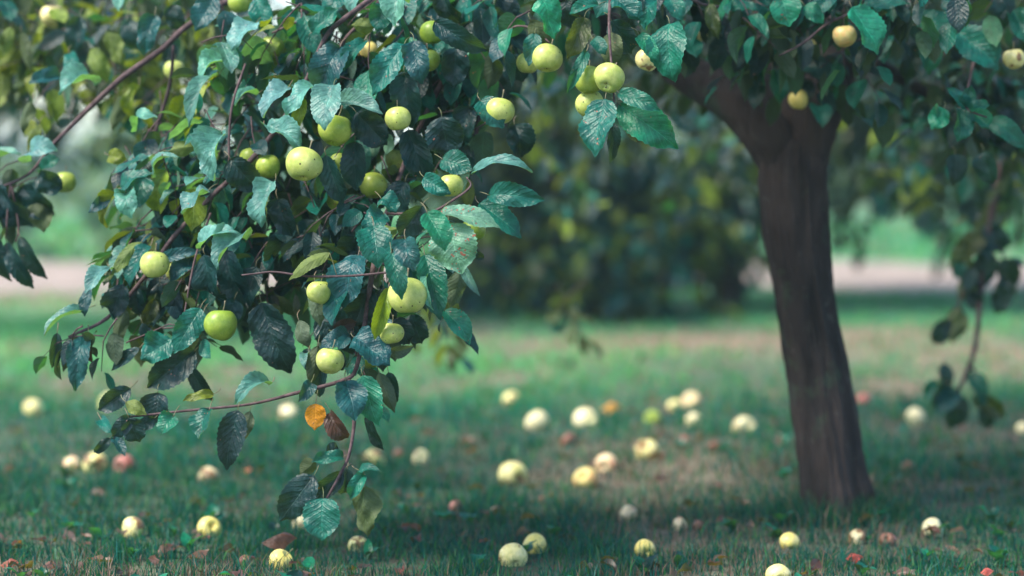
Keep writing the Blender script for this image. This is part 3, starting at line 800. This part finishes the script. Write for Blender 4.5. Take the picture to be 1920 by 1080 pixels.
fill('c', [(960, -60), (1920, -60), (1920, 60), (1600, 30), (1400, 40), (1200, 60), (980, 60)], 6.2, 7.0, 46, 'dddttdg', seed=5)
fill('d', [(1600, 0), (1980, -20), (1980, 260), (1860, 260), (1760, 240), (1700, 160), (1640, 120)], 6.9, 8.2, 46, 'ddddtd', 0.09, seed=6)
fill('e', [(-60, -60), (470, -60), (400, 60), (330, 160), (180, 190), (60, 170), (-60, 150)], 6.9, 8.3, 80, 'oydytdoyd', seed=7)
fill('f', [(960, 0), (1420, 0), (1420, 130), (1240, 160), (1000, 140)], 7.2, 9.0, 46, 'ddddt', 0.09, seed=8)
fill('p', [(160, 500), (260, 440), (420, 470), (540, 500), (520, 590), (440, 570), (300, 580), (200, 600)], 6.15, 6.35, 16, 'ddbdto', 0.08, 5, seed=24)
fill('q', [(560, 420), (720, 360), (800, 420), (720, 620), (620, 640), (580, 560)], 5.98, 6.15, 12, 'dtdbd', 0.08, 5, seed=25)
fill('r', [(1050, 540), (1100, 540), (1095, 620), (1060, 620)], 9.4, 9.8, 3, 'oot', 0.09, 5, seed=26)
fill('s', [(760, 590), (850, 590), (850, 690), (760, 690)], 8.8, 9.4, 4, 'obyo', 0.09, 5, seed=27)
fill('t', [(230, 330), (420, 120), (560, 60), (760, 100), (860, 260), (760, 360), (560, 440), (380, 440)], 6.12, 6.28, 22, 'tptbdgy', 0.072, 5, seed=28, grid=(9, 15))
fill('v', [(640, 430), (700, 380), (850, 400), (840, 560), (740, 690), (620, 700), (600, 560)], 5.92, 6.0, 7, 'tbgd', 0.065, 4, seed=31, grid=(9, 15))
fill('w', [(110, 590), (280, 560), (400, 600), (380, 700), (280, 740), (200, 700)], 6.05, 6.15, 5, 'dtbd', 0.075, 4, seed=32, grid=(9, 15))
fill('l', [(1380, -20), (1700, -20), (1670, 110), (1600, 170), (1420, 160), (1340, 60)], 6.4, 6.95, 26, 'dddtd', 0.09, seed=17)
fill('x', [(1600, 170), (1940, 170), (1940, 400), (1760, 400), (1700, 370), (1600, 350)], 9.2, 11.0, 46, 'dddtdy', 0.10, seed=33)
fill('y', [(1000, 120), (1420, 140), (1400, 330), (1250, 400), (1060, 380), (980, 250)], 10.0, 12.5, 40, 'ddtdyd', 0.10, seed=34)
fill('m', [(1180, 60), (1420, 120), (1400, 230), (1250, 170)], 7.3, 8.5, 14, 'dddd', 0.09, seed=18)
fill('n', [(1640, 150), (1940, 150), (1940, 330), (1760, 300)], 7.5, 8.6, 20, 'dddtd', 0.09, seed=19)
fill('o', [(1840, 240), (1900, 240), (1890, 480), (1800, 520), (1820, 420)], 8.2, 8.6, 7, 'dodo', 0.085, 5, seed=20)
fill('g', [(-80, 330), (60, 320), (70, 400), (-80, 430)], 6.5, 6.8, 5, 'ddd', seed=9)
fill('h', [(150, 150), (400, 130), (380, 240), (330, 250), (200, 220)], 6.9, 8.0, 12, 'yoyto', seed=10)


def crown(parent, centre, radii, n, size, pal, seed, r_in=0.35, zcut=None, mat=M_LEAF2, each=7, lobes=26, grid=(5, 7)):
    """Leaves on short twigs, gathered in uneven clumps through an ellipsoid."""
    r = np.random.RandomState(seed)
    bag, tb = Leaves(grid[0], grid[1], False), Tubes()
    cl = []
    while len(cl) < lobes:
        p = r.uniform(-1, 1, 3)
        if r_in < np.linalg.norm(p) < 1: cl.append(p)
    cl = np.array(cl)
    k = 0
    tries = 0
    while k < n and tries < n * 30:
        tries += 1
        p = cl[r.randint(lobes)] + r.normal(size=3) * 0.17
        if np.linalg.norm(p) > 1.12: continue
        q = np.array(centre) + p * np.array(radii)
        if zcut is not None and q[2] < zcut(q[0], q[1]): continue
        spray(bag, tb if k % 3 == 0 else None, q, np.array([p[0], p[1], r.uniform(-0.6, 0.4)]) + 0.5 * r.normal(size=3), r.uniform(0.2, 0.35), each, size, pal, r, 0.8, 0.003)
        k += 1
    return bag.build('crown', mat, parent, tb, M_TWIG)


top_of_view = lambda x, y: CAM_H + 0.0715 * max(y, 3.0) + 0.10
crown(tree, (1.6, 7.6, 2.35), (2.1, 2.0, 1.15), 900, 0.09, 'ddtdtg', 21, 0.15, top_of_view)


# ------------------------------------------------------------------ other trees and shrubs
def other_tree(name, label, x, y, trunk_h, tr, crowns, cat='tree', group=None, seed=1, lean=0.0):
    r = np.random.RandomState(seed)
    z0 = float(gz(x, y)) if y < 25 else 0.0
    e = empty(name, (x, y, z0))
    tag(e, label, cat, group)
    tb = Tubes()
    tb.add([(x, y, z0 - 0.05), (x + lean * .4, y, z0 + trunk_h * 0.5), (x + lean, y, z0 + trunk_h)], [tr * 1.25, tr, tr * 0.85], seg=16, lump=0.05, sub=8)
    tb.build('trunk', M_BARK, e)
    tb = Tubes()
    for k in range(6):
        a = k * 1.05 + r.uniform(-.3, .3); R_ = r.uniform(0.8, 1.5)
        tb.add([(x + lean, y, z0 + trunk_h * 0.95), (x + lean + math.cos(a) * R_ * .5, y + math.sin(a) * R_ * .5, z0 + trunk_h + 0.5 * R_), (x + lean + math.cos(a) * R_ * 1.3, y + math.sin(a) * R_ * 1.3, z0 + trunk_h + 0.8 * R_)],
               [tr * 0.5, tr * 0.35, tr * 0.12], seg=8, lump=0.06, sub=5)
    tb.build('limbs', M_BARK, e)
    for k, (c, rad, n, size, pal) in enumerate(crowns):
        crown(e, c, rad, n, size, pal, seed * 10 + k, 0.1, lambda a, b: 0.06, grid=(3, 5), lobes=26)
    return e


other_tree('apple_tree', 'dark bushy apple tree with branches sweeping down to the grass behind the leaning trunk', 1.56, 17.2, 1.5, 0.09,
           [((0.42, 16.6, 1.25), (1.1, 0.9, 1.30), 560, 0.13, 'ddyodytdb'), ((0.45, 16.2, 0.55), (1.2, 0.6, 0.85), 400, 0.13, 'dytoydtbd'), ((1.9, 17.4, 2.15), (2.4, 1.6, 1.55), 1500, 0.13, 'dddodtd')], group='other trees of the orchard', seed=3)
other_tree('apple_tree', 'dark apple tree with a high clipped looking crown at the right edge', 4.6, 18.6, 1.4, 0.10,
           [((3.9, 18.4, 2.1), (2.4, 1.6, 1.50), 1600, 0.13, 'dddotdy')], group='other trees of the orchard', seed=4)
other_tree('apple_tree', 'teal green apple tree behind the branches at the upper left', -4.3, 15.5, 1.6, 0.10,
           [((-2.9, 14.6, 2.5), (2.8, 1.5, 1.2), 1100, 0.13, 'bddtoyt')], group='other trees of the orchard', seed=5)
for k, (lab, x, y, c, rad, n, pal) in enumerate([
        ('bluish green shrub beside the pale path, left of the hanging branch', -5.25, 25.4, (-5.25, 25.4, 0.72), (0.62, 0.5, 0.72), 60, ['c', 'b', 'e', 'v', 'v']),
        ('pale green shrub beyond the path with a bare reddish stem', -4.62, 27.2, (-4.62, 27.2, 0.75), (0.55, 0.5, 0.75), 45, ['c', 'e', 'e', 's', 'y']),
        ('yellowish green shrub beyond the path behind the apple bough', -3.95, 26.0, (-3.95, 26.0, 0.75), (0.6, 0.5, 0.75), 60, ['c', 'e', 's', 'y'])]):
    other_tree('shrub', lab, x, y, 0.5, 0.03, [(c, rad, n, 0.13, pal)], cat='shrub', seed=30 + k)


def hedge():
    r = np.random.RandomState(77)
    bag = Leaves(3, 5, False)
    for k in range(9000):
        x = r.uniform(-30, 30); y = 58 + r.uniform(-1.6, 1.6)
        top = 2.2 + 0.7 * math.sin(x * 0.55) + 0.5 * math.sin(x * 1.37 + 1) + (1.2 if x > 3 else -0.7 if x < -4 else 0)
        top = max(top, 0.6)
        z = r.uniform(0, top)
        bag.add((x, y, z), rand_unit(r) + np.array([0, 0, -0.4]), rand_unit(r) + np.array([0, 0, .8]), r.uniform(.28, .5), r.uniform(.2, .34), np.array([(0.16, 0.30, 0.24), (0.10, 0.24, 0.20), (0.22, 0.32, 0.18), (0.26, 0.34, 0.28)][r.randint(4)]) * r.uniform(0.8, 1.2), r)  # pale tints hold the hazy, sunlit glow of the distance
    o = bag.build('hedgerow', M_LEAF2)
    tag(o, 'pale green far hedgerow closing off the meadow', 'hedgerow', kind='stuff')


hedge()

# ------------------------------------------------------------------ apples
def apple_material(name, base, second, blush=None, rot=0.0, scab=0.0, pale_top=0.0):
    m, t, P, out = new_mat(name)
    b = NB(t)
    tc = b.n('ShaderNodeTexCoord'); oi = b.n('ShaderNodeObjectInfo')
    off = b.n('ShaderNodeVectorMath', operation='ADD')
    cx = b.n('ShaderNodeCombineXYZ')
    b.put(cx.inputs[0], b.math('MULTIPLY', oi.outputs['Random'], 37.0)); b.put(cx.inputs[1], b.math('MULTIPLY', oi.outputs['Random'], 91.0))
    b.put(off.inputs[0], tc.outputs['Object']); b.put(off.inputs[1], cx.outputs[0])
    v = off.outputs[0]
    n1 = b.noise(v, 1.4, 3.0)
    c = b.mix(b.ramp(n1, [(0.35, 0.0), (0.65, 1.0)]), base, second)
    if blush:
        c = b.mix(b.ramp(b.noise(v, 0.8, 2.0), [(0.48, 0.0), (0.68, 0.8)]), c, blush)
    sp = b.n('ShaderNodeSeparateXYZ'); b.put(sp.inputs[0], tc.outputs['Object'])
    g = b.math('SUBTRACT', b.math('ABSOLUTE', sp.outputs[2]), 0.62, clamp=True)      # greener in the hollows
    c = b.mix(b.math('MULTIPLY', g, 1.6, clamp=True), c, (base[0] * .55, base[1] * .75, base[2] * .5, 1))
    blot = b.noise(v, 3.2, 5.0, 0.7)
    c = b.mix(1.0, c, b.ramp(blot, [(0.35, (0.80, 0.84, 0.78, 1)), (0.65, (1.12, 1.10, 1.1, 1))]), 'MULTIPLY')
    c = b.mix(b.ramp(b.noise(v, 5.5, 4.0, 0.75), [(0.62, 0.0), (0.72, 0.55)]), c, (base[0] * .55, base[1] * .40, base[2] * .5, 1))   # russet
    vo = b.n('ShaderNodeTexVoronoi'); b.put(vo.inputs['Vector'], v); vo.inputs['Scale'].default_value = 7.0
    c = b.mix(b.math('MULTIPLY', b.math('LESS_THAN', vo.outputs['Distance'], 0.10), 0.45), c, (0.75, 0.75, 0.5, 1))
    if scab:
        v2 = b.n('ShaderNodeTexVoronoi'); b.put(v2.inputs['Vector'], v); v2.inputs['Scale'].default_value = 2.3
        sel = b.math('MULTIPLY', b.math('LESS_THAN', v2.outputs['Distance'], 0.115), b.math('GREATER_THAN', b.noise(v, 1.9, 1.0), 0.55 - scab * 0.2))
        c = b.mix(sel, c, (0.02, 0.015, 0.012, 1))
    if rot:
        rn = b.noise(v, 0.75, 2.0)
        c = b.mix(b.ramp(rn, [(0.60 - rot * 0.2, 0.0), (0.64 - rot * 0.2, 0.9)]), c, (0.20, 0.085, 0.035, 1))
    b.put(P.inputs['Base Color'], c)
    P.inputs['Roughness'].default_value = 0.38
    P.inputs['Specular IOR Level'].default_value = 0.42
    P.inputs['Subsurface Weight'].default_value = 0.12
    P.inputs['Subsurface Radius'].default_value = (0.5, 0.4, 0.12)
    P.inputs['Subsurface Scale'].default_value = 0.012
    return m


AM = {
    'green': apple_material('green_apple_skin', (0.27, 0.37, 0.045, 1), (0.36, 0.43, 0.08, 1), scab=0.6),
    'deep': apple_material('deep_green_apple_skin', (0.19, 0.30, 0.035, 1), (0.27, 0.37, 0.05, 1)),
    'lime': apple_material('lime_apple_skin', (0.38, 0.46, 0.095, 1), (0.50, 0.54, 0.17, 1), scab=0.9),
    'gold': apple_material('golden_apple_skin', (0.66, 0.50, 0.16, 1), (0.74, 0.58, 0.26, 1), blush=(0.70, 0.34, 0.14, 1)),
    'cream': apple_material('cream_apple_skin', (0.84, 0.75, 0.38, 1), (0.80, 0.70, 0.26, 1), rot=0.12),
    'white': apple_material('whitish_apple_skin', (0.86, 0.77, 0.52, 1), (0.82, 0.72, 0.40, 1), rot=0.08),
    'yellow': apple_material('yellow_apple_skin', (0.84, 0.68, 0.18, 1), (0.86, 0.73, 0.28, 1)),
    'peach': apple_material('peach_apple_skin', (0.80, 0.60, 0.36, 1), (0.80, 0.66, 0.42, 1), blush=(0.72, 0.32, 0.18, 1)),
    'rotting': apple_material('rotting_apple_skin', (0.76, 0.66, 0.40, 1), (0.70, 0.60, 0.34, 1), rot=0.6),
    'red': apple_material('red_apple_skin', (0.34, 0.10, 0.09, 1), (0.46, 0.20, 0.16, 1), blush=(0.30, 0.05, 0.05, 1)),
    'brown': apple_material('brown_apple_skin', (0.20, 0.085, 0.055, 1), (0.30, 0.13, 0.085, 1), blush=(0.12, 0.05, 0.04, 1)),
}


def apple_mesh(name, seed, mat, squat=0.9):
    """Unit apple: hollow at the stalk, smaller ribbed hollow at the eye."""
    r = np.random.RandomState(seed)
    nu, nv = 40, 26
    V = []
    p = r.uniform(0, 6.28, 3)
    for i in range(nv + 1):
        th = math.pi * i / nv
        for j in range(nu):
            ph = 2 * math.pi * j / nu
            s = max(math.sin(th), 0.0)
            rr = s ** 0.92 * (1 + 0.05 * math.cos(th))
            z = squat * math.cos(th)
            z -= 0.42 * math.exp(-(s / 0.27) ** 2) if math.cos(th) > 0 else 0
            z += 0.26 * math.exp(-(s / 0.24) ** 2) * (1 + 0.12 * math.cos(5 * ph)) if math.cos(th) < 0 else 0
            k = 1 + 0.04 * math.sin(ph + p[0]) * (1 - 0.6 * math.cos(th)) + 0.03 * math.cos(2 * ph + p[1]) + 0.034 * (0.5 - 0.5 * math.cos(th)) * math.cos(5 * ph + p[2])
            V.append((rr * k * math.cos(ph), rr * k * math.sin(ph), z * (1 + 0.07 * math.sin(ph + p[2]))))
    i, j = np.meshgrid(np.arange(nv), np.arange(nu), indexing='ij')
    Q = np.stack([i * nu + j, (i + 1) * nu + j, (i + 1) * nu + (j + 1) % nu, i * nu + (j + 1) % nu], -1).reshape(-1, 4)
    return make_mesh(name, V, Q, mat=mat)


def stem_mesh():
    tb = Tubes()
    tb.add([(0, 0, 0.42), (0.03, 0.01, 0.75), (0.10, 0.02, 1.15), (0.14, 0.0, 1.5)], [0.05, 0.035, 0.035, 0.06], seg=7, sub=4)
    return make_mesh('stem', np.vstack(tb.V), np.vstack(tb.Q), np.vstack(tb.T), mat=M_STALK)


def calyx_mesh():
    """The dried eye: five small sepals round a dark middle."""
    V, T = [(0, 0, -0.60)], []
    for k in range(10):
        a = math.pi * k / 5
        r_ = 0.19 if k % 2 == 0 else 0.07
        V.append((r_ * math.cos(a), r_ * math.sin(a), -0.72 if k % 2 == 0 else -0.66))
    for k in range(10): T.append((0, 1 + (k + 1) % 10, 1 + k))
    m, t, P, out = new_mat('dry_calyx')
    b = NB(t); tc = b.n('ShaderNodeTexCoord')
    b.put(P.inputs['Base Color'], b.ramp(b.noise(tc.outputs['Object'], 9.0), [(0.3, (0.012, 0.010, 0.008, 1)), (0.7, (0.06, 0.045, 0.03, 1))]))
    return make_mesh('calyx', V, None, T, mat=m)


STEM, CALYX = stem_mesh(), calyx_mesh()
_am = {}


def apple(name, pos, r, kind, label, group, rot, seed, stem=True, calyx=True):
    key = (seed % 4, kind)
    if key not in _am: _am[key] = apple_mesh('apple', seed % 4, AM[kind], 0.90 + 0.03 * (seed % 4))
    o = bpy.data.objects.new(name, _am[key])
    o.location = pos; o.scale = (r, r, r); o.rotation_euler = rot
    S.collection.objects.link(o)
    tag(o, label, 'apple', group)
    for nm, me, on in (('stem', STEM, stem), ('calyx', CALYX, calyx)):
        if on:
            c = bpy.data.objects.new(nm, me); c.parent = o; S.collection.objects.link(c)
    return o


HANG = [  # x, y, width, distance, skin, tilt of the eye towards the camera (deg), label
 (571, 309, 69, 5.9, 'lime', 28, 'large lit lime green apple with a puckered dark eye in the middle of the bough'),
 (628, 243, 64, 5.97, 'green', 15, 'green apple with one black hole, hanging under two pale leaves'),
 (763, 555, 72, 5.72, 'lime', 12, 'pale lime apple partly behind a dark spotted leaf, right of the bare twig end'),
 (414, 609, 61, 5.95, 'deep', 5, 'deep green round apple hanging alone below the bough over the grass'),
 (700, 349, 54, 6.15, 'green', 20, 'soft focus green apple beside the brown stem, above the spotted leaves'),
 (618, 676, 54, 5.78, 'lime', 10, 'pale green apple half covered by a dark blue leaf low on the drooping branch'),
 (290, 496, 54, 6.05, 'lime', 5, 'pale green apple between drooping leaves on the lower left bough'),
 (503, 313, 46, 6.12, 'green', 10, 'small green apple just left of the large lit apple'),
 (1027, 110, 58, 5.98, 'lime', 25, 'pale green apple under a hanging pointed leaf at the top centre'),
 (1142, 146, 58, 5.8, 'lime', 48, 'lime apple dotted with black specks, front one of the hanging trio'),
 (1104, 151, 55, 5.87, 'green', 20, 'smooth green apple behind the speckled one of the hanging trio'),
 (1106, 196, 54, 5.9, 'lime', 10, 'pale apple peeping out above a mottled leaf, lowest of the hanging trio'),
 (938, 209, 56, 5.98, 'lime', 10, 'pale lime apple half hidden behind a scabby teal leaf'),
 (803, 113, 44, 6.1, 'green', 10, 'small green apple behind a folded bluish leaf near the top'),
 (511, 88, 44, 6.3, 'green', 5, 'green apple at the upper left of the bough, above a second dim apple'),
 (522, 120, 44, 6.45, 'deep', 5, 'dim green apple directly below another at the upper left of the bough'),
 (327, 131, 40, 6.8, 'lime', 5, 'blurred pale green apple under the dark diagonal branch'),
 (277, 288, 52, 6.65, 'green', 5, 'blurred green apple at the end of a thin hanging twig'),
 (746, 223, 48, 5.96, 'lime', 10, 'yellow green apple showing below a very dark leaf'),
 (598, 548, 46, 5.84, 'lime', 5, 'pale apple peeping from behind blue leaves beneath the bare twig'),
 (735, 625, 46, 5.80, 'lime', 5, 'pale green apple tucked behind a yellow green curled leaf'),
 (1583, 67, 46, 6.3, 'gold', 5, 'warm golden apple beside a broad smooth teal leaf above the trunk'),
 (1309, 60, 42, 6.6, 'cream', 5, 'soft focus cream apple left of the trunk fork'),
 (1496, 187, 38, 6.85, 'yellow', 5, 'dull yellow apple hanging in front of the dark trunk fork'),
 (1513, 90, 40, 6.7, 'cream', 5, 'pale apple behind a reddish twig and blue leaf above the trunk'),
 (98, 30, 46, 7.2, 'cream', 5, 'very blurred pale apple in the top left corner'),
 (122, 342, 42, 6.6, 'green', 5, 'blurred green apple behind dark leaves at the left edge'),
 (888, 430, 46, 5.86, 'deep', 15, 'darker green apple with a brown scar under the spotted leaves'),
 (990, 119, 44, 6.15, 'lime', 5, 'pale apple mostly behind the apple at the top centre'),
 (1901, 110, 42, 6.5, 'cream', 5, 'cream apple at the right edge of the photo'),
 (810, 62, 46, 6.12, 'deep', 20, 'dull green apple under a curled leaf near the top'),
 (470, 296, 42, 6.25, 'green', 5, 'out of focus green apple left of two sharper ones'),
 (742, 299, 42, 6.4, 'lime', 5, 'blurred pale green apple deep between dark leaves'),
 (334, 510, 46, 6.2, 'lime', 5, 'pale green apple behind a drooping blue leaf, right of a similar one'),
 (636, 306, 44, 6.1, 'green', 5, 'green apple mostly behind a dark leaf, right of the large lit apple'),
 (1214, 112, 44, 6.1, 'cream', 5, 'pale apple behind green leaves right of the hanging trio'),
 (846, 348, 48, 5.9, 'lime', 5, 'pale apple behind crumpled leaves above the spotted ones'),
 (692, 672, 42, 5.95, 'deep', 5, 'shaded green apple behind the drooping blue leaves'),
 (450, 4, 44, 6.4, 'green', 5, 'green apple cut off by the top edge of the photo'),
 (690, 98, 40, 6.4, 'yellow', 5, 'dim yellowish apple among the leaves left of the folded bluish leaf'),
 (955, 75, 46, 6.6, 'deep', 5, 'dim green apple behind the thin arched twig'),
]
for k, (x, y, w_, d, kind, tilt, lab) in enumerate(HANG):
    r_ = w_ / F * d / 2
    yaw = rg.uniform(-0.5, 0.5)
    apple('apple', at(x, y, d), r_, kind, lab, 'apples hanging on the tree', (-math.radians(tilt), rg.uniform(-0.2, 0.2), yaw), k)

FALL = [  # x, y, width, skin, label
 (61, 766, 46, 'cream', 'pale yellow windfall apple alone in the grass at the left edge'),
 (178, 869, 52, 'cream', 'large cream windfall apple between a red and a small dim one'),
 (233, 871, 47, 'red', 'pinkish red windfall apple beside a large cream one'),
 (135, 869, 36, 'peach', 'small dim windfall apple left of a large cream one'),
 (392, 893, 46, 'rotting', 'cream windfall apple with a round brown rotten spot'),
 (249, 990, 49, 'cream', 'pale windfall apple crossed by grass blades at the lower left'),
 (392, 989, 47, 'yellow', 'yellow windfall apple standing upright in grass at the lower left'),
 (541, 776, 44, 'white', 'whitish blurred windfall apple behind the drooping twig'),
 (702, 861, 48, 'cream', 'pale windfall apple right of the drooping branch stem'),
 (788, 857, 38, 'white', 'small whitish windfall apple right of the drooping branch'),
 (961, 889, 59, 'cream', 'broad flattened pale yellow windfall apple in the middle of the lawn'),
 (959, 748, 38, 'cream', 'small blurred pale windfall apple, farthest at the middle'),
 (1007, 789, 52, 'white', 'whitish blurred windfall apple, left one of a pair of similar size'),
 (1098, 786, 52, 'white', 'whitish blurred windfall apple, right one of a pair of similar size'),
 (1224, 784, 38, 'green', 'greenish yellow blurred windfall apple left of a small white one'),
 (1297, 750, 42, 'peach', 'pale peach windfall apple touching another far off'),
 (1266, 761, 36, 'cream', 'dim cream windfall apple touching a peach one far off'),
 (1300, 788, 38, 'white', 'small white windfall apple in front of two touching ones'),
 (1395, 799, 50, 'white', 'white windfall apple nearest to the trunk on its left side'),
 (1212, 844, 49, 'cream', 'cream windfall apple right of two peach coloured ones'),
 (1137, 867, 46, 'peach', 'peach coloured windfall apple behind an orange sided one'),
 (1098, 897, 52, 'gold', 'golden windfall apple with an orange right side'),
 (1178, 963, 39, 'peach', 'small peach windfall apple half sunk in dark grass'),
 (1003, 1020, 47, 'yellow', 'round yellow windfall apple leaning on a pale one at the bottom'),
 (962, 1041, 56, 'cream', 'pale windfall apple in front of a round yellow one at the bottom'),
 (1210, 1028, 41, 'yellow', 'yellow windfall apple with green blades across it, bottom middle'),
 (525, 1050, 48, 'yellow', 'yellow striped windfall apple under a brown leaf at the bottom'),
 (671, 1021, 39, 'cream', 'small pale windfall apple right of the brown leaf'),
 (566, 982, 40, 'white', 'pale windfall apple half behind the lowest hanging leaf'),
 (1275, 983, 32, 'peach', 'small pinkish windfall apple with a brown piece beside it'),
 (1480, 1015, 39, 'yellow', 'yellow windfall apple left of the foot of the trunk'),
 (1607, 1008, 38, 'rotting', 'half rotten cream windfall apple just in front of the trunk'),
 (1749, 990, 45, 'white', 'white windfall apple right of the foot of the trunk'),
 (1716, 781, 44, 'white', 'whitish windfall apple under the dangling branch at the right'),
 (1850, 767, 34, 'cream', 'cream windfall apple behind the tip of the dangling branch'),
 (1918, 803, 32, 'white', 'white windfall apple cut off by the right edge'),
 (1460, 1078, 48, 'cream', 'cream windfall apple cut off by the bottom edge'),
 (1620, 750, 36, 'red', 'dull reddish windfall apple peeping out behind the trunk'),
 (856, 952, 33, 'red', 'rosy windfall apple in the grass below the middle'),
 (1702, 876, 32, 'brown', 'dull brownish windfall apple in the shade right of the trunk'),
 (1066, 823, 38, 'brown', 'dark brown rotten apple in the grass below the two whitish ones'),
 (748, 851, 28, 'brown', 'brown rotten apple between two pale ones near the drooping branch'),
 (1310, 985, 26, 'brown', 'brown rotten apple touching a small pinkish one'),
 (205, 756, 46, 'cream', 'pale windfall apple mostly hidden by leaves at the twig end'),
 (1283, 828, 34, 'brown', 'dark rotten apple left of the white one near the trunk'),
 (460, 1052, 28, 'brown', 'brown rotten apple near the yellow one under a leaf'),
 (1665, 1012, 34, 'brown', 'reddish brown rotten apple right of the half rotten one'),
 (1340, 838, 30, 'brown', 'dark rotten apple below the white one near the trunk'),
]


def ground_hit(px, py, lift):
    """Where the sight line through a pixel passes LIFT above the ground."""
    d = 5.0
    for _ in range(30):
        p = at(px, py, d)
        dz = p[2] - (float(gz(p[0], p[1])) + lift(d))
        d += dz / ((py - 300) / F) * 0.9
    return at(px, py, d), d


for k, (x, y, w_, kind, lab) in enumerate(FALL):
    blur = 214 * (1 / 5.8 - (y - 300) / F / CAM_H)
    size = max(w_ - 0.35 * max(blur, 0), w_ * 0.75)
    rad = lambda d: size / F * d / 2
    p, d = ground_hit(x, y + 0.06 * w_, lambda d: rad(d) * 0.55)
    a = rg.uniform(0.6, 1.9)
    apple('fallen_apple', p, rad(d), kind, lab, 'windfall apples lying in the grass', (a * rg.choice([-1, 1]), rg.uniform(-0.8, 0.8), rg.uniform(0, 6.28)), k, stem=(k % 2 == 0))


# ------------------------------------------------------------------ fallen leaves
def fallen_leaves():
    r = np.random.RandomState(8)
    bag = Leaves(5, 7, False)
    for k in range(650):
        y = 5.6 + 9 * r.rand() ** 1.5; x = r.uniform(-0.24, 0.24) * y
        z = float(gz(x, y)) + r.uniform(0.004, 0.02)
        a = r.uniform(0, 6.28)
        L = r.uniform(0.03, 0.075)
        c = [(0.12, 0.06, 0.045), (0.08, 0.045, 0.04), (0.14, 0.08, 0.065), (0.15, 0.095, 0.07), (0.06, 0.045, 0.04), (0.15, 0.05, 0.04)][r.randint(6)]
        bag.add((x, y, z), (math.cos(a), math.sin(a), r.uniform(-.2, .3)), np.array([r.uniform(-.6, .6), r.uniform(-.6, .6), 1]), L, L * r.uniform(.4, .65), shade(c, r), r, fold=r.uniform(0.2, 1.0), bend=r.uniform(-1.2, 1.6), wave=.15)
    tag(bag.build('leaf_litter', M_LEAF2), 'small curled brown leaves strewn through the grass', 'leaf litter', kind='stuff')
    bag = Leaves(5, 7, False)
    for k in range(150):
        y = 5.6 + 7 * r.rand() ** 1.4; x = r.uniform(-0.24, 0.24) * y; z = float(gz(x, y))
        a0 = r.uniform(0, 6.28)
        for j in range(r.randint(3, 7)):
            a = a0 + j * 1.3 + r.uniform(-.3, .3); L = r.uniform(0.03, 0.065)
            bag.add((x, y, z + 0.005), (math.cos(a), math.sin(a), r.uniform(0.3, 1.2)), np.array([0, 0, 1.0]), L, L * r.uniform(.35, .7), shade(r.choice(list('tgtdg')), r), r, fold=0.4, bend=r.uniform(0.3, 1.4), wave=.12)
    tag(bag.build('weeds', M_LEAF2), 'low broad leaved weeds dotted through the lawn', 'weeds', kind='stuff')
    for x, y, w_, c, lab, up in [
            (524, 1018, 66, (0.095, 0.040, 0.028), 'cupped brown leaf arching over a yellow windfall apple', 0.05),
            (1146, 768, 40, (0.60, 0.30, 0.05), 'bright orange fallen leaf on the grass beyond the pair of whitish apples', 0.02),
            (18, 1060, 36, (0.36, 0.10, 0.07), 'reddish brown fallen leaf in the bottom left corner', 0.02),
            (1603, 1048, 34, (0.40, 0.06, 0.05), 'red fallen leaf in front of the trunk', 0.02),
            (1851, 1074, 26, (0.62, 0.13, 0.11), 'bright red fallen leaf near the bottom right corner', 0.02),
            (465, 883, 18, (0.6, 0.2, 0.1), 'small orange fallen leaf right of the apple with a rotten spot', 0.02)]:
        p, d = ground_hit(x, y, lambda d: up)
        L = w_ / F * d
        bag = Leaves(9, 13, True)
        bag.add(p - np.array([L / 2, 0, 0]), (1, 0.15, 0.1), np.array([0, -0.75, 1]), L, L * 0.75, np.array(c), r, fold=-0.7, bend=1.7, wave=.12)
        tag(bag.build('fallen_leaf', M_LEAF), lab, 'leaf', 'coloured leaves lying in the grass')


fallen_leaves()


# ------------------------------------------------------------------ haze volume added to lift the shadows
def haze():
    x0, x1, y0, y1, z0, z1 = -420, 420, -40, 920, -1.2, 6.0
    V = [(x, y, z) for z in (z0, z1) for y in (y0, y1) for x in (x0, x1)]
    Q = [(0, 2, 3, 1), (4, 5, 7, 6), (0, 1, 5, 4), (2, 6, 7, 3), (0, 4, 6, 2), (1, 3, 7, 5)]
    m, t, P, out = new_mat('shadow_lift_haze')
    t.nodes.remove(P)
    v = t.nodes.new('ShaderNodeVolumePrincipled')
    v.inputs['Color'].default_value = (0.62, 0.92, 1.0, 1)
    v.inputs['Density'].default_value = 0.0018
    v.inputs['Anisotropy'].default_value = 0.2
    t.links.new(v.outputs[0], out.inputs['Volume'])
    tag(link(bpy.data.objects.new('haze', make_mesh('haze', V, Q, mat=m, smooth=False))), 'thin bluish haze added over the orchard to lift its shadows', 'haze', kind='stuff')


haze()
